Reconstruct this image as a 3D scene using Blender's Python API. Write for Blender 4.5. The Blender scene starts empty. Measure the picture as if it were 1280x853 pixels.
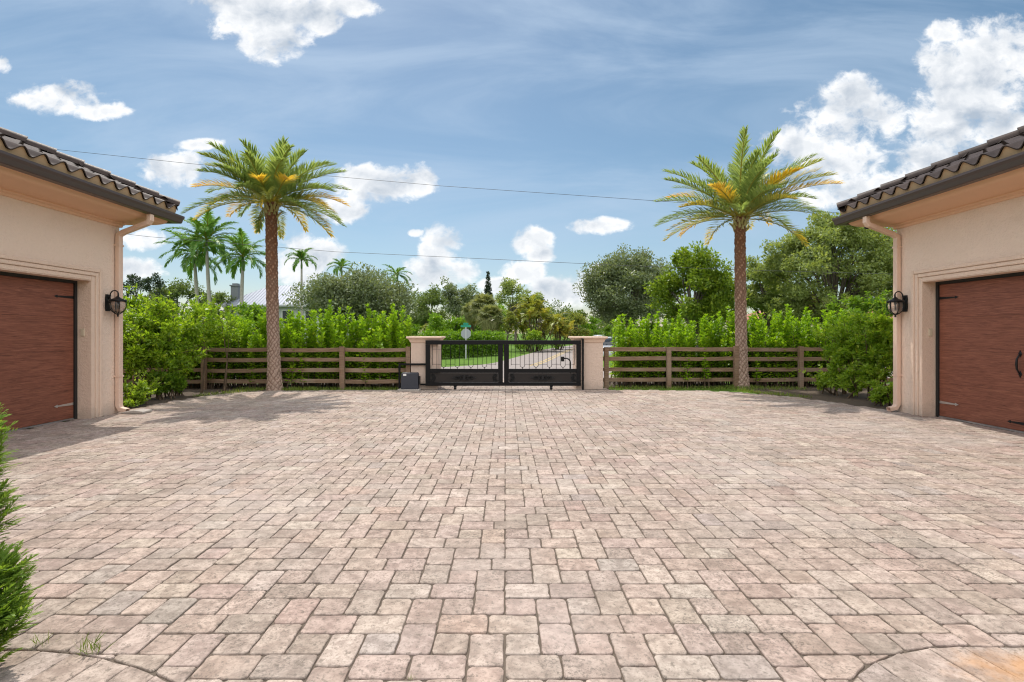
import bpy, math, random
import numpy as np
from mathutils import Vector, Matrix

R = math.radians
SC = bpy.context.scene
COL = SC.collection
random.seed(7)
EYE = 1.65            # camera height
F = 650.0             # focal length in photo pixels
VX, VY = 632.0, 417.0 # where the driveway's long joints meet

def depth_of(py):                 # ground distance seen at this row
    return F * EYE / (py - VY)
def at(px, py, d):                # world point at distance d
    return Vector(((px - VX) * d / F, d, EYE - (py - VY) * d / F))
def ground_at(px, py):
    d = depth_of(py); return Vector(((px - VX) * d / F, d, 0.0))

# ------------------------------------------------------------------ materials
def new_mat(name):
    m = bpy.data.materials.new(name); m.use_nodes = True
    nt = m.node_tree; nt.nodes.clear()
    return m, nt
class NT:
    """small node helper"""
    def __init__(s, nt): s.nt = nt
    def n(s, t, **k):
        nd = s.nt.nodes.new(t)
        for a, v in k.items(): setattr(nd, a, v)
        return nd
    def link(s, a, b): s.nt.links.new(a, b)
    def setin(s, nd, i, v):
        sock = nd.inputs[i]
        if hasattr(v, 'is_linked') or isinstance(v, bpy.types.NodeSocket): s.link(v, sock)
        else: sock.default_value = v
    def math(s, op, a, b=0.0, c=None, clamp=False):
        nd = s.n('ShaderNodeMath', operation=op, use_clamp=clamp)
        s.setin(nd, 0, a); s.setin(nd, 1, b)
        if c is not None: s.setin(nd, 2, c)
        return nd.outputs[0]
    def smooth(s, x, lo, hi, a=0.0, b=1.0):
        nd = s.n('ShaderNodeMapRange', interpolation_type='SMOOTHSTEP')
        s.setin(nd, 0, x); s.setin(nd, 1, lo); s.setin(nd, 2, hi); s.setin(nd, 3, a); s.setin(nd, 4, b)
        return nd.outputs[0]
    def noise(s, vec, scale, detail=4, rough=0.55, dist=0.0):
        nd = s.n('ShaderNodeTexNoise')
        if vec is not None: s.link(vec, nd.inputs['Vector'])
        nd.inputs['Scale'].default_value = scale; nd.inputs['Detail'].default_value = detail
        nd.inputs['Roughness'].default_value = rough; nd.inputs['Distortion'].default_value = dist
        return nd.outputs['Fac']
    def mix(s, f, a, b, blend='MIX'):
        nd = s.n('ShaderNodeMix', data_type='RGBA', blend_type=blend)
        s.setin(nd, 0, f); s.setin(nd, 6, a); s.setin(nd, 7, b)
        return nd.outputs[2]
    def coords(s, kind='Object'):
        return s.n('ShaderNodeTexCoord').outputs[kind]
    def mapping(s, vec, scale=(1,1,1), loc=(0,0,0), rot=(0,0,0)):
        nd = s.n('ShaderNodeMapping'); s.link(vec, nd.inputs[0])
        nd.inputs['Scale'].default_value = scale; nd.inputs['Location'].default_value = loc; nd.inputs['Rotation'].default_value = rot
        return nd.outputs[0]
    def ramp(s, x, stops):
        nd = s.n('ShaderNodeValToRGB'); s.link(x, nd.inputs[0])
        e = nd.color_ramp.elements
        while len(e) < len(stops): e.new(0.5)
        for k, (p, c) in enumerate(stops):
            e[k].position = p; e[k].color = (*c, 1) if len(c) == 3 else c
        return nd.outputs[0]
    def bump(s, h, strength=0.3, distance=0.01):
        nd = s.n('ShaderNodeBump'); s.link(h, nd.inputs['Height'])
        nd.inputs['Strength'].default_value = strength; nd.inputs['Distance'].default_value = distance
        return nd.outputs[0]
    def out(s, shader, kind='Surface'):
        o = s.n('ShaderNodeOutputMaterial'); s.link(shader, o.inputs[kind])
    def principled(s, color, rough=0.6, metal=0.0, spec=0.5, normal=None):
        p = s.n('ShaderNodeBsdfPrincipled')
        s.setin(p, 'Base Color', color if not isinstance(color, tuple) else (*color[:3], 1))
        s.setin(p, 'Roughness', rough); s.setin(p, 'Metallic', metal); s.setin(p, 'Specular IOR Level', spec)
        if normal is not None: s.link(normal, p.inputs['Normal'])
        return p

def rgba(c): return (*c, 1.0)

def plain(name, c, rough=0.6, metal=0.0, spec=0.5, var=0.12, nscale=6.0, bump=0.0, bscale=60.0):
    m, nt = new_mat(name); h = NT(nt)
    co = h.coords()
    n = h.noise(co, nscale, 5, 0.6)
    lo = tuple(v * (1 - var) for v in c); hi = tuple(min(1, v * (1 + var)) for v in c)
    colr = h.mix(n, rgba(lo), rgba(hi))
    nrm = None
    if bump: nrm = h.bump(h.noise(co, bscale, 5, 0.6), bump, 0.01)
    h.out(h.principled(colr, rough, metal, spec, nrm).outputs[0]); return m

def leaf_mat(name, dark, light, trans=0.4, rough=0.5, tip=None, spec=0.35):
    """leaf: every leaf its own tint, light passes through it"""
    m, nt = new_mat(name); h = NT(nt)
    rnd = h.n('ShaderNodeNewGeometry').outputs['Random Per Island']
    stops = [(0.0, dark), (0.75, light)]
    if tip is not None: stops += [(0.93, light), (1.0, tip)]
    colr = h.ramp(rnd, stops)
    big = h.noise(h.coords(), 0.9, 3, 0.5)
    colr = h.mix(h.smooth(big, 0.35, 0.65), colr, h.mix(0.45, colr, rgba(light)))
    p = h.principled(colr, rough, 0, spec)
    t = h.n('ShaderNodeBsdfTranslucent')
    tc = h.mix(1.0, colr, (1.35, 1.25, 0.55, 1), 'MULTIPLY'); h.link(tc, t.inputs[0])
    mx = h.n('ShaderNodeMixShader'); mx.inputs[0].default_value = trans
    h.link(p.outputs[0], mx.inputs[1]); h.link(t.outputs[0], mx.inputs[2])
    h.out(mx.outputs[0]); return m

def frond_mat(name, dark, light, yellow=(0.50, 0.27, 0.03), brown=(0.36, 0.24, 0.10), trans=0.35):
    m, nt = new_mat(name); h = NT(nt)
    rnd = h.n('ShaderNodeNewGeometry').outputs['Random Per Island']
    colr = h.ramp(rnd, [(0, dark), (1, light)])
    a = h.n('ShaderNodeAttribute', attribute_name='age').outputs['Fac']
    colr = h.mix(h.smooth(a, 0.0, 1.0), colr, rgba(yellow))
    colr = h.mix(h.smooth(a, 1.0, 2.0), colr, rgba(brown))
    p = h.principled(colr, 0.45, 0, 0.4)
    t = h.n('ShaderNodeBsdfTranslucent'); h.link(h.mix(1.0, colr, (1.3, 1.2, 0.7, 1), 'MULTIPLY'), t.inputs[0])
    mx = h.n('ShaderNodeMixShader'); mx.inputs[0].default_value = trans
    h.link(p.outputs[0], mx.inputs[1]); h.link(t.outputs[0], mx.inputs[2]); h.out(mx.outputs[0]); return m

def bark_mat(name, a, b, scale=8.0, stretch=0.25):
    m, nt = new_mat(name); h = NT(nt)
    v = h.mapping(h.coords(), (1, 1, stretch))
    n = h.noise(v, scale, 6, 0.65)
    h.out(h.principled(h.ramp(n, [(0.3, a), (0.7, b)]), 0.9, 0, 0.2, h.bump(n, 0.6, 0.02)).outputs[0]); return m

def stucco_mat(name, c):
    m, nt = new_mat(name); h = NT(nt); co = h.coords()
    n1 = h.noise(co, 1.3, 4, 0.6); n2 = h.noise(co, 55, 5, 0.7); n3 = h.noise(h.mapping(co, (1, 1, 0.15)), 4, 4, 0.6)
    colr = h.mix(n1, rgba(tuple(v * 0.93 for v in c)), rgba(tuple(v * 1.05 for v in c)))
    colr = h.mix(h.smooth(n3, 0.55, 0.8, 0, 0.12), colr, rgba((c[0] * 0.7, c[1] * 0.66, c[2] * 0.62)))
    zz = h.n('ShaderNodeSeparateXYZ'); h.link(co, zz.inputs[0])
    splash = h.math('ADD', zz.outputs[2], h.math('MULTIPLY', h.math('SUBTRACT', h.noise(co, 3.5, 5, 0.65), 0.5), 0.5))
    colr = h.mix(h.smooth(splash, 0.0, 0.32, 0.38, 0.0), colr, (0.30, 0.25, 0.20, 1))      # dirt splashed up from the paving
    n4 = h.noise(co, 16, 4, 0.6)
    colr = h.mix(h.smooth(n4, 0.5, 0.75, 0, 0.18), colr, rgba(tuple(v * 0.8 for v in c)))
    hh = h.math('ADD', h.math('MULTIPLY', n2, 0.6), h.math('MULTIPLY', n4, 0.8))
    h.out(h.principled(colr, 0.9, 0, 0.15, h.bump(hh, 0.8, 0.028)).outputs[0]); return m

def wood_door_mat():
    m, nt = new_mat('stained_wood'); h = NT(nt); co = h.coords()
    g = h.noise(h.mapping(co, (2.0, 1.1, 22)), 1.7, 9, 0.72, 1.6)
    g2 = h.noise(h.mapping(co, (1, 3.0, 160)), 1.5, 4, 0.7, 0.2)
    f = h.math('ADD', h.math('MULTIPLY', g, 0.75), h.math('MULTIPLY', g2, 0.25))
    colr = h.ramp(f, [(0.33, (0.065, 0.023, 0.015)), (0.45, (0.18, 0.062, 0.037)), (0.54, (0.25, 0.089, 0.053)), (0.68, (0.35, 0.145, 0.088))])
    h.out(h.principled(colr, 0.5, 0, 0.35, h.bump(f, 0.25, 0.004)).outputs[0]); return m

def plank_mat():
    m, nt = new_mat('weathered_plank'); h = NT(nt); co = h.coords()
    g = h.noise(h.mapping(co, (2.0, 40, 40)), 1.2, 6, 0.65, 0.6)
    big = h.noise(co, 1.1, 4, 0.6)
    colr = h.ramp(g, [(0.25, (0.11, 0.068, 0.044)), (0.55, (0.255, 0.165, 0.107)), (0.8, (0.38, 0.27, 0.185))])
    colr = h.mix(h.smooth(big, 0.45, 0.7, 0, 0.45), colr, (0.34, 0.27, 0.21, 1))
    h.out(h.principled(colr, 0.85, 0, 0.2, h.bump(g, 0.4, 0.006)).outputs[0]); return m

def paver_mat():
    m, nt = new_mat('tumbled_paver'); h = NT(nt); co = h.coords()
    tint = h.n('ShaderNodeAttribute', attribute_name='tint').outputs['Color']
    rnd = h.n('ShaderNodeNewGeometry').outputs['Random Per Island']
    off = h.n('ShaderNodeCombineXYZ'); h.link(h.math('MULTIPLY', rnd, 40.0), off.inputs[0]); h.link(h.math('MULTIPLY', rnd, 17.0), off.inputs[2])
    va = h.n('ShaderNodeVectorMath', operation='ADD'); h.link(co, va.inputs[0]); h.link(off.outputs[0], va.inputs[1])
    own = va.outputs[0]
    n1 = h.noise(own, 12, 6, 0.66); n2 = h.noise(own, 55, 5, 0.75); n3 = h.noise(co, 0.5, 5, 0.6); n4 = h.noise(own, 28, 4, 0.75)
    c = h.mix(h.smooth(n1, 0.36, 0.64), h.mix(1.0, tint, (0.74, 0.71, 0.69, 1), 'MULTIPLY'), h.mix(1.0, tint, (1.15, 1.14, 1.12, 1), 'MULTIPLY'))
    c = h.mix(h.smooth(n2, 0.49, 0.66, 0, 0.55), c, (0.15, 0.125, 0.10, 1))               # worn aggregate specks
    c = h.mix(h.smooth(n4, 0.545, 0.64, 0, 0.6), c, (0.12, 0.10, 0.08, 1))              # pits and grime
    grime = h.smooth(h.noise(co, 1.7, 6, 0.68), 0.47, 0.66, 0, 0.42)
    c = h.mix(grime, c, (0.19, 0.155, 0.125, 1))
    c = h.mix(h.smooth(n3, 0.46, 0.66, 0, 0.28), c, (0.46, 0.41, 0.375, 1))              # chalky worn drifts
    patch = h.smooth(h.noise(co, 1.1, 4, 0.6), 0.50, 0.62)
    lich = h.smooth(h.noise(co, 46, 5, 0.78), 0.50, 0.60)
    c = h.mix(h.math('MULTIPLY', h.math('MULTIPLY', patch, lich), 0.62), c, (0.10, 0.085, 0.07, 1))      # mildew specks gather in patches
    # rust stain by the curved border
    sep = h.n('ShaderNodeSeparateXYZ'); h.link(co, sep.inputs[0])
    dx = h.math('MULTIPLY', h.math('SUBTRACT', sep.outputs[0], 2.62), 2.0); dy = h.math('MULTIPLY', h.math('SUBTRACT', sep.outputs[1], 2.56), 5.0)
    r = h.math('SQRT', h.math('ADD', h.math('MULTIPLY', dx, dx), h.math('MULTIPLY', dy, dy)))
    rr = h.math('ADD', r, h.math('MULTIPLY', h.math('SUBTRACT', h.noise(co, 7, 5, 0.6), 0.5), 1.6))
    c = h.mix(h.smooth(rr, 0.05, 1.0, 0.62, 0.0), c, (0.50, 0.25, 0.09, 1))
    ht = h.math('ADD', h.math('MULTIPLY', n4, 0.6), h.math('MULTIPLY', n2, 0.4))
    h.out(h.principled(c, 0.88, 0, 0.2, h.bump(ht, 0.55, 0.006)).outputs[0]); return m

def grass_ground_mat():
    m, nt = new_mat('turf'); h = NT(nt); co = h.coords()
    n = h.noise(co, 0.35, 5, 0.6); n2 = h.noise(co, 9, 6, 0.7)
    c = h.mix(n, (0.075, 0.15, 0.02, 1), (0.13, 0.22, 0.035, 1)); c = h.mix(h.smooth(n2, 0.4, 0.75, 0, 0.6), c, (0.05, 0.10, 0.015, 1))
    h.out(h.principled(c, 0.95, 0, 0.1, h.bump(n2, 0.8, 0.05)).outputs[0]); return m

def tile_mat():
    m, nt = new_mat('brown_roof_tile'); h = NT(nt); co = h.coords()
    n = h.noise(co, 3, 5, 0.6); n2 = h.noise(co, 40, 4, 0.7)
    c = h.ramp(n, [(0.3, (0.026, 0.016, 0.013)), (0.7, (0.066, 0.044, 0.036))])
    h.out(h.principled(c, h.smooth(n2, 0.3, 0.8, 0.5, 0.7), 0, 0.25, h.bump(n2, 0.2, 0.004)).outputs[0]); return m

def date_trunk_mat():
    m, nt = new_mat('leaf_scar_trunk'); h = NT(nt); co = h.coords()
    a = h.n('ShaderNodeAttribute', attribute_name='scar').outputs['Fac']
    z = h.n('ShaderNodeSeparateXYZ'); h.link(co, z.inputs[0])
    n = h.noise(co, 22, 5, 0.7); n1 = h.noise(co, 5, 4, 0.6)
    scar = h.mix(h.smooth(z.outputs[2], 1.2, 4.6), (0.40, 0.285, 0.225, 1), (0.33, 0.175, 0.095, 1))
    husk = h.mix(h.smooth(z.outputs[2], 1.2, 4.6), (0.225, 0.145, 0.107, 1), (0.155, 0.068, 0.035, 1))
    f = h.math('ADD', a, h.math('MULTIPLY', h.math('SUBTRACT', n, 0.5), 1.1))
    c = h.mix(h.smooth(h.math('ADD', f, h.smooth(z.outputs[2], 0.3, 4.2, 0.24, -0.18)), 0.30, 0.62), husk, scar); c = h.mix(h.smooth(n1, 0.4, 0.7, 0, 0.3), c, (0.22, 0.16, 0.12, 1))
    h.out(h.principled(c, 0.9, 0, 0.15, h.bump(n, 0.5, 0.012)).outputs[0]); return m

def asphalt_mat():
    m, nt = new_mat('pale_road'); h = NT(nt); co = h.coords()
    n = h.noise(co, 0.8, 5, 0.6); n2 = h.noise(co, 90, 3, 0.7)
    c = h.mix(n, (0.24, 0.205, 0.19, 1), (0.31, 0.27, 0.25, 1)); c = h.mix(h.smooth(n2, 0.5, 0.8, 0, 0.4), c, (0.15, 0.13, 0.12, 1))
    h.out(h.principled(c, 0.92, 0, 0.2, h.bump(n2, 0.3, 0.005)).outputs[0]); return m

def glass_mat(name, c=(0.02, 0.025, 0.03)):
    return plain(name, c, 0.06, 0, 0.6, 0.02)
def seeded_glass():
    m, nt = new_mat('seeded_glass'); h = NT(nt)
    g = h.n('ShaderNodeBsdfPrincipled'); g.inputs['Base Color'].default_value = (0.95, 0.93, 0.88, 1)
    n = h.noise(h.coords(), 50, 3, 0.6); h.link(h.bump(n, 0.25, 0.004), g.inputs['Normal'])
    g.inputs['Roughness'].default_value = 0.12; g.inputs['Transmission Weight'].default_value = 0.92; g.inputs['IOR'].default_value = 1.12
    h.out(g.outputs[0]); return m

MAT = dict(
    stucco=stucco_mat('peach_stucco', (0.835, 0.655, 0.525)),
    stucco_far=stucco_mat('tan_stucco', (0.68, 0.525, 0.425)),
    trim=stucco_mat('peach_trim', (0.79, 0.595, 0.465)),
    soffit=plain('soffit_paint', (0.74, 0.46, 0.30), 0.7, var=0.04),
    birdstop=plain('mortar_infill', (0.55, 0.38, 0.23), 0.85, var=0.1),
    downspout=plain('peach_metal', (0.74, 0.53, 0.41), 0.45, var=0.05),
    gutter=plain('bronze_gutter', (0.072, 0.050, 0.045), 0.38, 0.0, 0.5, var=0.08),
    tile=tile_mat(), door=wood_door_mat(), plank=plank_mat(), paver=paver_mat(), turf=grass_ground_mat(),
    black=plain('black_iron', (0.009, 0.009, 0.010), 0.42, 0.3, 0.5, var=0.15),
    gate=plain('bronze_black_paint', (0.006, 0.0055, 0.006), 0.5, 0.0, 0.2, var=0.12),
    panel=plain('dark_bronze_sheet', (0.028, 0.023, 0.021), 0.5, 0.1, 0.25, var=0.15, nscale=3),
    opbox=plain('charcoal_cover', (0.030, 0.034, 0.046), 0.55, var=0.08),
    concrete=plain('concrete', (0.38, 0.34, 0.30), 0.9, var=0.15, bump=0.3),
    white=plain('white_plastic', (0.75, 0.75, 0.72), 0.4, var=0.03),
    beige=plain('beige_plastic', (0.62, 0.52, 0.38), 0.45, var=0.05),
    rubber=plain('black_rubber', (0.015, 0.014, 0.013), 0.7, var=0.1),
    alu=plain('aluminium', (0.62, 0.62, 0.62), 0.32, 0.9, var=0.05),
    signback=plain('sign_back', (0.36, 0.37, 0.41), 0.5, 0.3, var=0.06),
    signgreen=plain('sign_green', (0.02, 0.30, 0.20), 0.45, var=0.05),
    galv=plain('galvanised', (0.55, 0.56, 0.57), 0.45, 0.5, var=0.1),
    joint=plain('joint_sand', (0.115, 0.088, 0.066), 0.95, var=0.35, nscale=14, bump=0.5),
    edge=plain('edge_paver', (0.36, 0.30, 0.26), 0.9, var=0.25, nscale=7, bump=0.4),
    soil=plain('mulch', (0.085, 0.058, 0.038), 0.95, var=0.4, nscale=18, bump=0.8, bscale=30),
    road=asphalt_mat(), yellow=plain('yellow_line', (0.46, 0.33, 0.13), 0.85, var=0.15, nscale=9),
    bark=bark_mat('grey_bark', (0.07, 0.055, 0.045), (0.20, 0.17, 0.14)),
    stem=bark_mat('brown_stem', (0.06, 0.04, 0.025), (0.17, 0.12, 0.08), 14),
    palebark=bark_mat('pale_palm_bark', (0.26, 0.23, 0.20), (0.45, 0.42, 0.38), 10, 2.5),
    datetrunk=date_trunk_mat(),
    glass=glass_mat('dark_glass'), lampglass=seeded_glass(),
    wire=plain('wire', (0.05, 0.05, 0.055), 0.6),
    metalroof=plain('pale_metal_roof', (0.33, 0.35, 0.40), 0.4, 0.25, 0.5, var=0.06),
    housewall=plain('grey_house_wall', (0.42, 0.43, 0.45), 0.8, var=0.05),
    chimney=plain('slate_chimney', (0.16, 0.17, 0.18), 0.85, var=0.2, nscale=9),
    redroof=plain('red_clay_roof', (0.34, 0.12, 0.085), 0.8, var=0.3, nscale=5),
    silver=plain('silver_car_paint', (0.55, 0.57, 0.60), 0.25, 0.5, var=0.02),
    whitecar=plain('white_car_paint', (0.75, 0.76, 0.78), 0.25, 0.0, var=0.02),
    # leaves
    clusia=leaf_mat('hedge_leaf', (0.16, 0.31, 0.018), (0.28, 0.46, 0.03), 0.55, 0.4, tip=(0.42, 0.52, 0.06)),
    bush=leaf_mat('shrub_leaf', (0.14, 0.265, 0.02), (0.30, 0.45, 0.04), 0.54, 0.42, tip=(0.46, 0.52, 0.07)),
    bush_dark=leaf_mat('dark_shrub_leaf', (0.085, 0.18, 0.018), (0.18, 0.31, 0.03), 0.5, 0.42, tip=(0.32, 0.40, 0.05)),
    lime=leaf_mat('lime_shrub_leaf', (0.17, 0.29, 0.025), (0.32, 0.47, 0.05), 0.5, 0.45, tip=(0.46, 0.52, 0.08)),
    oak=leaf_mat('oak_leaf', (0.105, 0.14, 0.075), (0.20, 0.25, 0.125), 0.36, 0.45, tip=(0.28, 0.31, 0.19), spec=0.5),
    oak_light=leaf_mat('pale_oak_leaf', (0.15, 0.21, 0.06), (0.29, 0.36, 0.12), 0.45, 0.5, tip=(0.34, 0.37, 0.17)),
    lush=leaf_mat('lush_leaf', (0.08, 0.18, 0.015), (0.19, 0.34, 0.025), 0.5, 0.42, tip=(0.42, 0.48, 0.05)),
    lush_yellow=leaf_mat('yellow_green_leaf', (0.085, 0.155, 0.018), (0.21, 0.31, 0.03), 0.48, 0.42, tip=(0.46, 0.50, 0.06)),
    farleaf=leaf_mat('far_leaf', (0.085, 0.135, 0.035), (0.16, 0.22, 0.065), 0.42, 0.55),
    darkneedle=leaf_mat('needle_leaf', (0.025, 0.045, 0.025), (0.055, 0.085, 0.045), 0.2, 0.6),
    olive=leaf_mat('olive_leaf', (0.12, 0.17, 0.035), (0.24, 0.28, 0.06), 0.42, 0.55, tip=(0.42, 0.30, 0.06)),
    thuja=leaf_mat('scale_leaf', (0.12, 0.235, 0.035), (0.26, 0.40, 0.07), 0.5, 0.5, tip=(0.42, 0.50, 0.12)),
    hedge_far=leaf_mat('clipped_hedge_leaf', (0.085, 0.19, 0.014), (0.17, 0.31, 0.022), 0.5, 0.45),
    grassblade=leaf_mat('grass_blade', (0.09, 0.15, 0.02), (0.20, 0.27, 0.045), 0.35, 0.6, tip=(0.36, 0.31, 0.12)),
    date=frond_mat('date_frond', (0.18, 0.265, 0.085), (0.32, 0.41, 0.14), yellow=(0.70, 0.50, 0.06), brown=(0.48, 0.38, 0.21), trans=0.5),
    royal=frond_mat('royal_frond', (0.10, 0.23, 0.045), (0.23, 0.39, 0.09), trans=0.45),
    areca=frond_mat('golden_frond', (0.19, 0.26, 0.04), (0.37, 0.40, 0.08), yellow=(0.58, 0.44, 0.07), trans=0.45),
    sabal=frond_mat('fan_frond', (0.17, 0.21, 0.08), (0.32, 0.34, 0.15), yellow=(0.50, 0.42, 0.18), trans=0.42),
    rachis=plain('frond_stalk', (0.30, 0.26, 0.09), 0.6, var=0.15),
    crownshaft=plain('green_crownshaft', (0.10, 0.19, 0.05), 0.45, var=0.1),
)

# ------------------------------------------------------------------ mesh helper
class MB:
    def __init__(s): s.v = []; s.f = []
    def add(s, verts, faces):
        o = len(s.v); s.v.extend([tuple(p) for p in verts]); s.f.extend([tuple(i + o for i in f) for f in faces])
    def box(s, x0, x1, y0, y1, z0, z1, mat=None):
        if x0 > x1: x0, x1 = x1, x0
        if y0 > y1: y0, y1 = y1, y0
        if z0 > z1: z0, z1 = z1, z0
        vs = [(x0,y0,z0),(x1,y0,z0),(x1,y1,z0),(x0,y1,z0),(x0,y0,z1),(x1,y0,z1),(x1,y1,z1),(x0,y1,z1)]
        if mat is not None: vs = [mat @ Vector(p) for p in vs]
        s.add(vs, [(0,3,2,1),(4,5,6,7),(0,1,5,4),(1,2,6,5),(2,3,7,6),(3,0,4,7)])
    def tube(s, pts, rad, seg=8, cap=True, sx=1.0, sy=1.0):
        pts = [Vector(p) for p in pts]; n = len(pts)
        if not isinstance(rad, (list, tuple)): rad = [rad] * n
        t0 = (pts[1] - pts[0]).normalized()
        up = Vector((0, 0, 1)) if abs(t0.z) < 0.9 else Vector((0, 1, 0))
        a = t0.cross(up).normalized(); rings = []
        for i in range(n):
            t = (pts[min(i+1, n-1)] - pts[max(i-1, 0)])
            if t.length < 1e-9: t = t0
            t.normalize(); a = (a - t * a.dot(t))
            if a.length < 1e-6: a = t.orthogonal()
            a.normalize(); b = t.cross(a)
            rings.append([pts[i] + (a * math.cos(2*math.pi*k/seg) * sx + b * math.sin(2*math.pi*k/seg) * sy) * rad[i] for k in range(seg)])
        vs = [p for r in rings for p in r]; fs = []
        for i in range(n - 1):
            for k in range(seg):
                fs.append((i*seg+k, i*seg+(k+1) % seg, (i+1)*seg+(k+1) % seg, (i+1)*seg+k))
        if cap: fs.append(tuple(range(seg))[::-1]); fs.append(tuple((n-1)*seg+k for k in range(seg)))
        s.add(vs, fs)
    def lathe(s, prof, cx, cy, cz, seg=16):
        vs = []; fs = []; n = len(prof)
        for r, z in prof:
            for k in range(seg):
                a = 2*math.pi*k/seg; vs.append((cx + r*math.cos(a), cy + r*math.sin(a), cz + z))
        for i in range(n - 1):
            for k in range(seg): fs.append((i*seg+k, i*seg+(k+1) % seg, (i+1)*seg+(k+1) % seg, (i+1)*seg+k))
        fs.append(tuple(range(seg))[::-1]); fs.append(tuple((n-1)*seg+k for k in range(seg)))
        s.add(vs, fs)
    def prism(s, poly, d0, d1, fn):
        """poly 2D, extruded between d0 and d1; fn(a, b, d) -> xyz"""
        n = len(poly); vs = [fn(a, b, d0) for a, b in poly] + [fn(a, b, d1) for a, b in poly]
        fs = [tuple(range(n))[::-1], tuple(range(n, 2*n))] + [(i, (i+1) % n, n+(i+1) % n, n+i) for i in range(n)]
        s.add(vs, fs)
    def build(s, name, mat, parent=None, smooth=False, bevel=0.0, attr=None):
        return mesh_obj(name, np.array(s.v, dtype=np.float32), s.f, mat, parent, smooth, bevel, attr)

def world_loc(o):
    v = Vector((0, 0, 0))
    while o is not None: v += o.location; o = o.parent
    return v

def mesh_obj(name, V, faces, mat, parent=None, smooth=False, bevel=0.0, attr=None, fix=True):
    V = np.asarray(V, dtype=np.float32).reshape(-1, 3)
    if parent is not None: org = np.array(world_loc(parent))
    else: org = np.array([(V[:,0].min()+V[:,0].max())/2, (V[:,1].min()+V[:,1].max())/2, V[:,2].min()])
    me = bpy.data.meshes.new(name)
    if isinstance(faces, np.ndarray):
        k = faces.shape[1]; nf = faces.shape[0]
        me.vertices.add(len(V)); me.vertices.foreach_set('co', (V - org).astype(np.float32).ravel())
        me.loops.add(nf * k); me.loops.foreach_set('vertex_index', faces.astype(np.int32).ravel())
        me.polygons.add(nf); me.polygons.foreach_set('loop_start', np.arange(0, nf*k, k, dtype=np.int32))
        me.update(calc_edges=True)
    else:
        me.from_pydata([tuple(p) for p in (V - org)], [], faces); me.update()
        if fix:
            import bmesh
            bm = bmesh.new(); bm.from_mesh(me); bmesh.ops.recalc_face_normals(bm, faces=bm.faces); bm.to_mesh(me); bm.free()
    if attr:
        for an, (kind, data) in attr.items():
            a = me.attributes.new(an, kind, 'POINT')
            a.data.foreach_set('color' if kind == 'FLOAT_COLOR' else 'value', np.asarray(data, dtype=np.float32).ravel())
    if smooth: me.polygons.foreach_set('use_smooth', np.ones(len(me.polygons), dtype=bool))
    me.materials.append(mat)
    o = bpy.data.objects.new(name, me); COL.objects.link(o)
    if parent is not None: o.parent = parent
    else: o.location = Vector([float(c) for c in org])
    if bevel:
        b = o.modifiers.new('bevel', 'BEVEL'); b.width = bevel; b.segments = 2; b.limit_method = 'ANGLE'; b.angle_limit = R(40)
    return o

def thing(name, loc, label, cat, group=None):
    o = bpy.data.objects.new(name, None); COL.objects.link(o); o.location = loc; o.empty_display_size = 0.2
    o['label'] = label; o['category'] = cat
    if group: o['group'] = group
    return o
def tag(o, label, cat, group=None, kind=None):
    o['label'] = label; o['category'] = cat
    if group: o['group'] = group
    if kind: o['kind'] = kind
    return o
def structure(o): o['kind'] = 'structure'; return o

# ------------------------------------------------------------------ foliage helpers
def unit(a): return a / np.maximum(np.linalg.norm(a, axis=1, keepdims=True), 1e-9)

def leaf_quads(P, D, N, L, W):
    """diamond leaves, slightly folded along the midrib: base, left, tip, right"""
    D = unit(D); S = unit(np.cross(D, N)); N2 = np.cross(S, D)
    L = L[:, None]; W = W[:, None]
    mid = P + D * L * 0.45
    V = np.stack([P, mid + S*W*0.5 + N2*W*0.12, P + D*L - N2*L*0.08, mid - S*W*0.5 + N2*W*0.12], axis=1).reshape(-1, 3)
    n = len(P); Fa = np.arange(n*4).reshape(n, 4)
    return V, Fa

def clump_leaves(rng, clumps, total, size, aspect=0.55, upbias=0.35, shell=0.45):
    """leaves spread through clumps [x,y,z,r(,squash)]; returns verts, faces"""
    C = np.array(clumps); w = C[:, 3]**2; w = w / w.sum()
    idx = rng.choice(len(C), total, p=w)
    d = unit(rng.normal(size=(total, 3)))
    rad = C[idx, 3] * (rng.random(total)**shell)
    off = d * rad[:, None]; off[:, 2] *= C[idx, 4]
    P = C[idx, :3] + off
    dirv = unit(d*0.6 + rng.normal(size=(total, 3))*0.6 + np.array([0, 0, upbias]))
    nrm = unit(d*0.5 + rng.normal(size=(total, 3))*0.5 + np.array([0, 0, 0.75]))
    L = size * (0.65 + 0.7*rng.random(total))
    return leaf_quads(P, dirv, nrm, L, L*aspect)

def crown_clumps(rng, c, rad, lobes, per, lobe_r, clump_r, low=-0.55, fill=0.65):
    """two levels: lobes on an ellipsoid, clumps on each lobe"""
    c = np.array(c, float); rad = np.array(rad, float); out = []; lobec = []
    for i in range(lobes):
        for _ in range(30):
            d = rng.normal(size=3); d /= np.linalg.norm(d)
            if d[2] > low: break
        p = c + d * rad * (fill + 0.22*rng.random() - 0.1)
        lr = lobe_r * rad.mean() * (0.7 + 0.6*rng.random()); lobec.append(p)
        for k in range(per):
            e = rng.normal(size=3); e /= np.linalg.norm(e)
            if e[2] < -0.5: e[2] *= 0.4
            q = p + e * lr * (0.35 + 0.65*rng.random())
            out.append([q[0], q[1], q[2], clump_r * rad.mean() * (0.6 + 0.8*rng.random()), 0.75])
    return out, lobec

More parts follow.
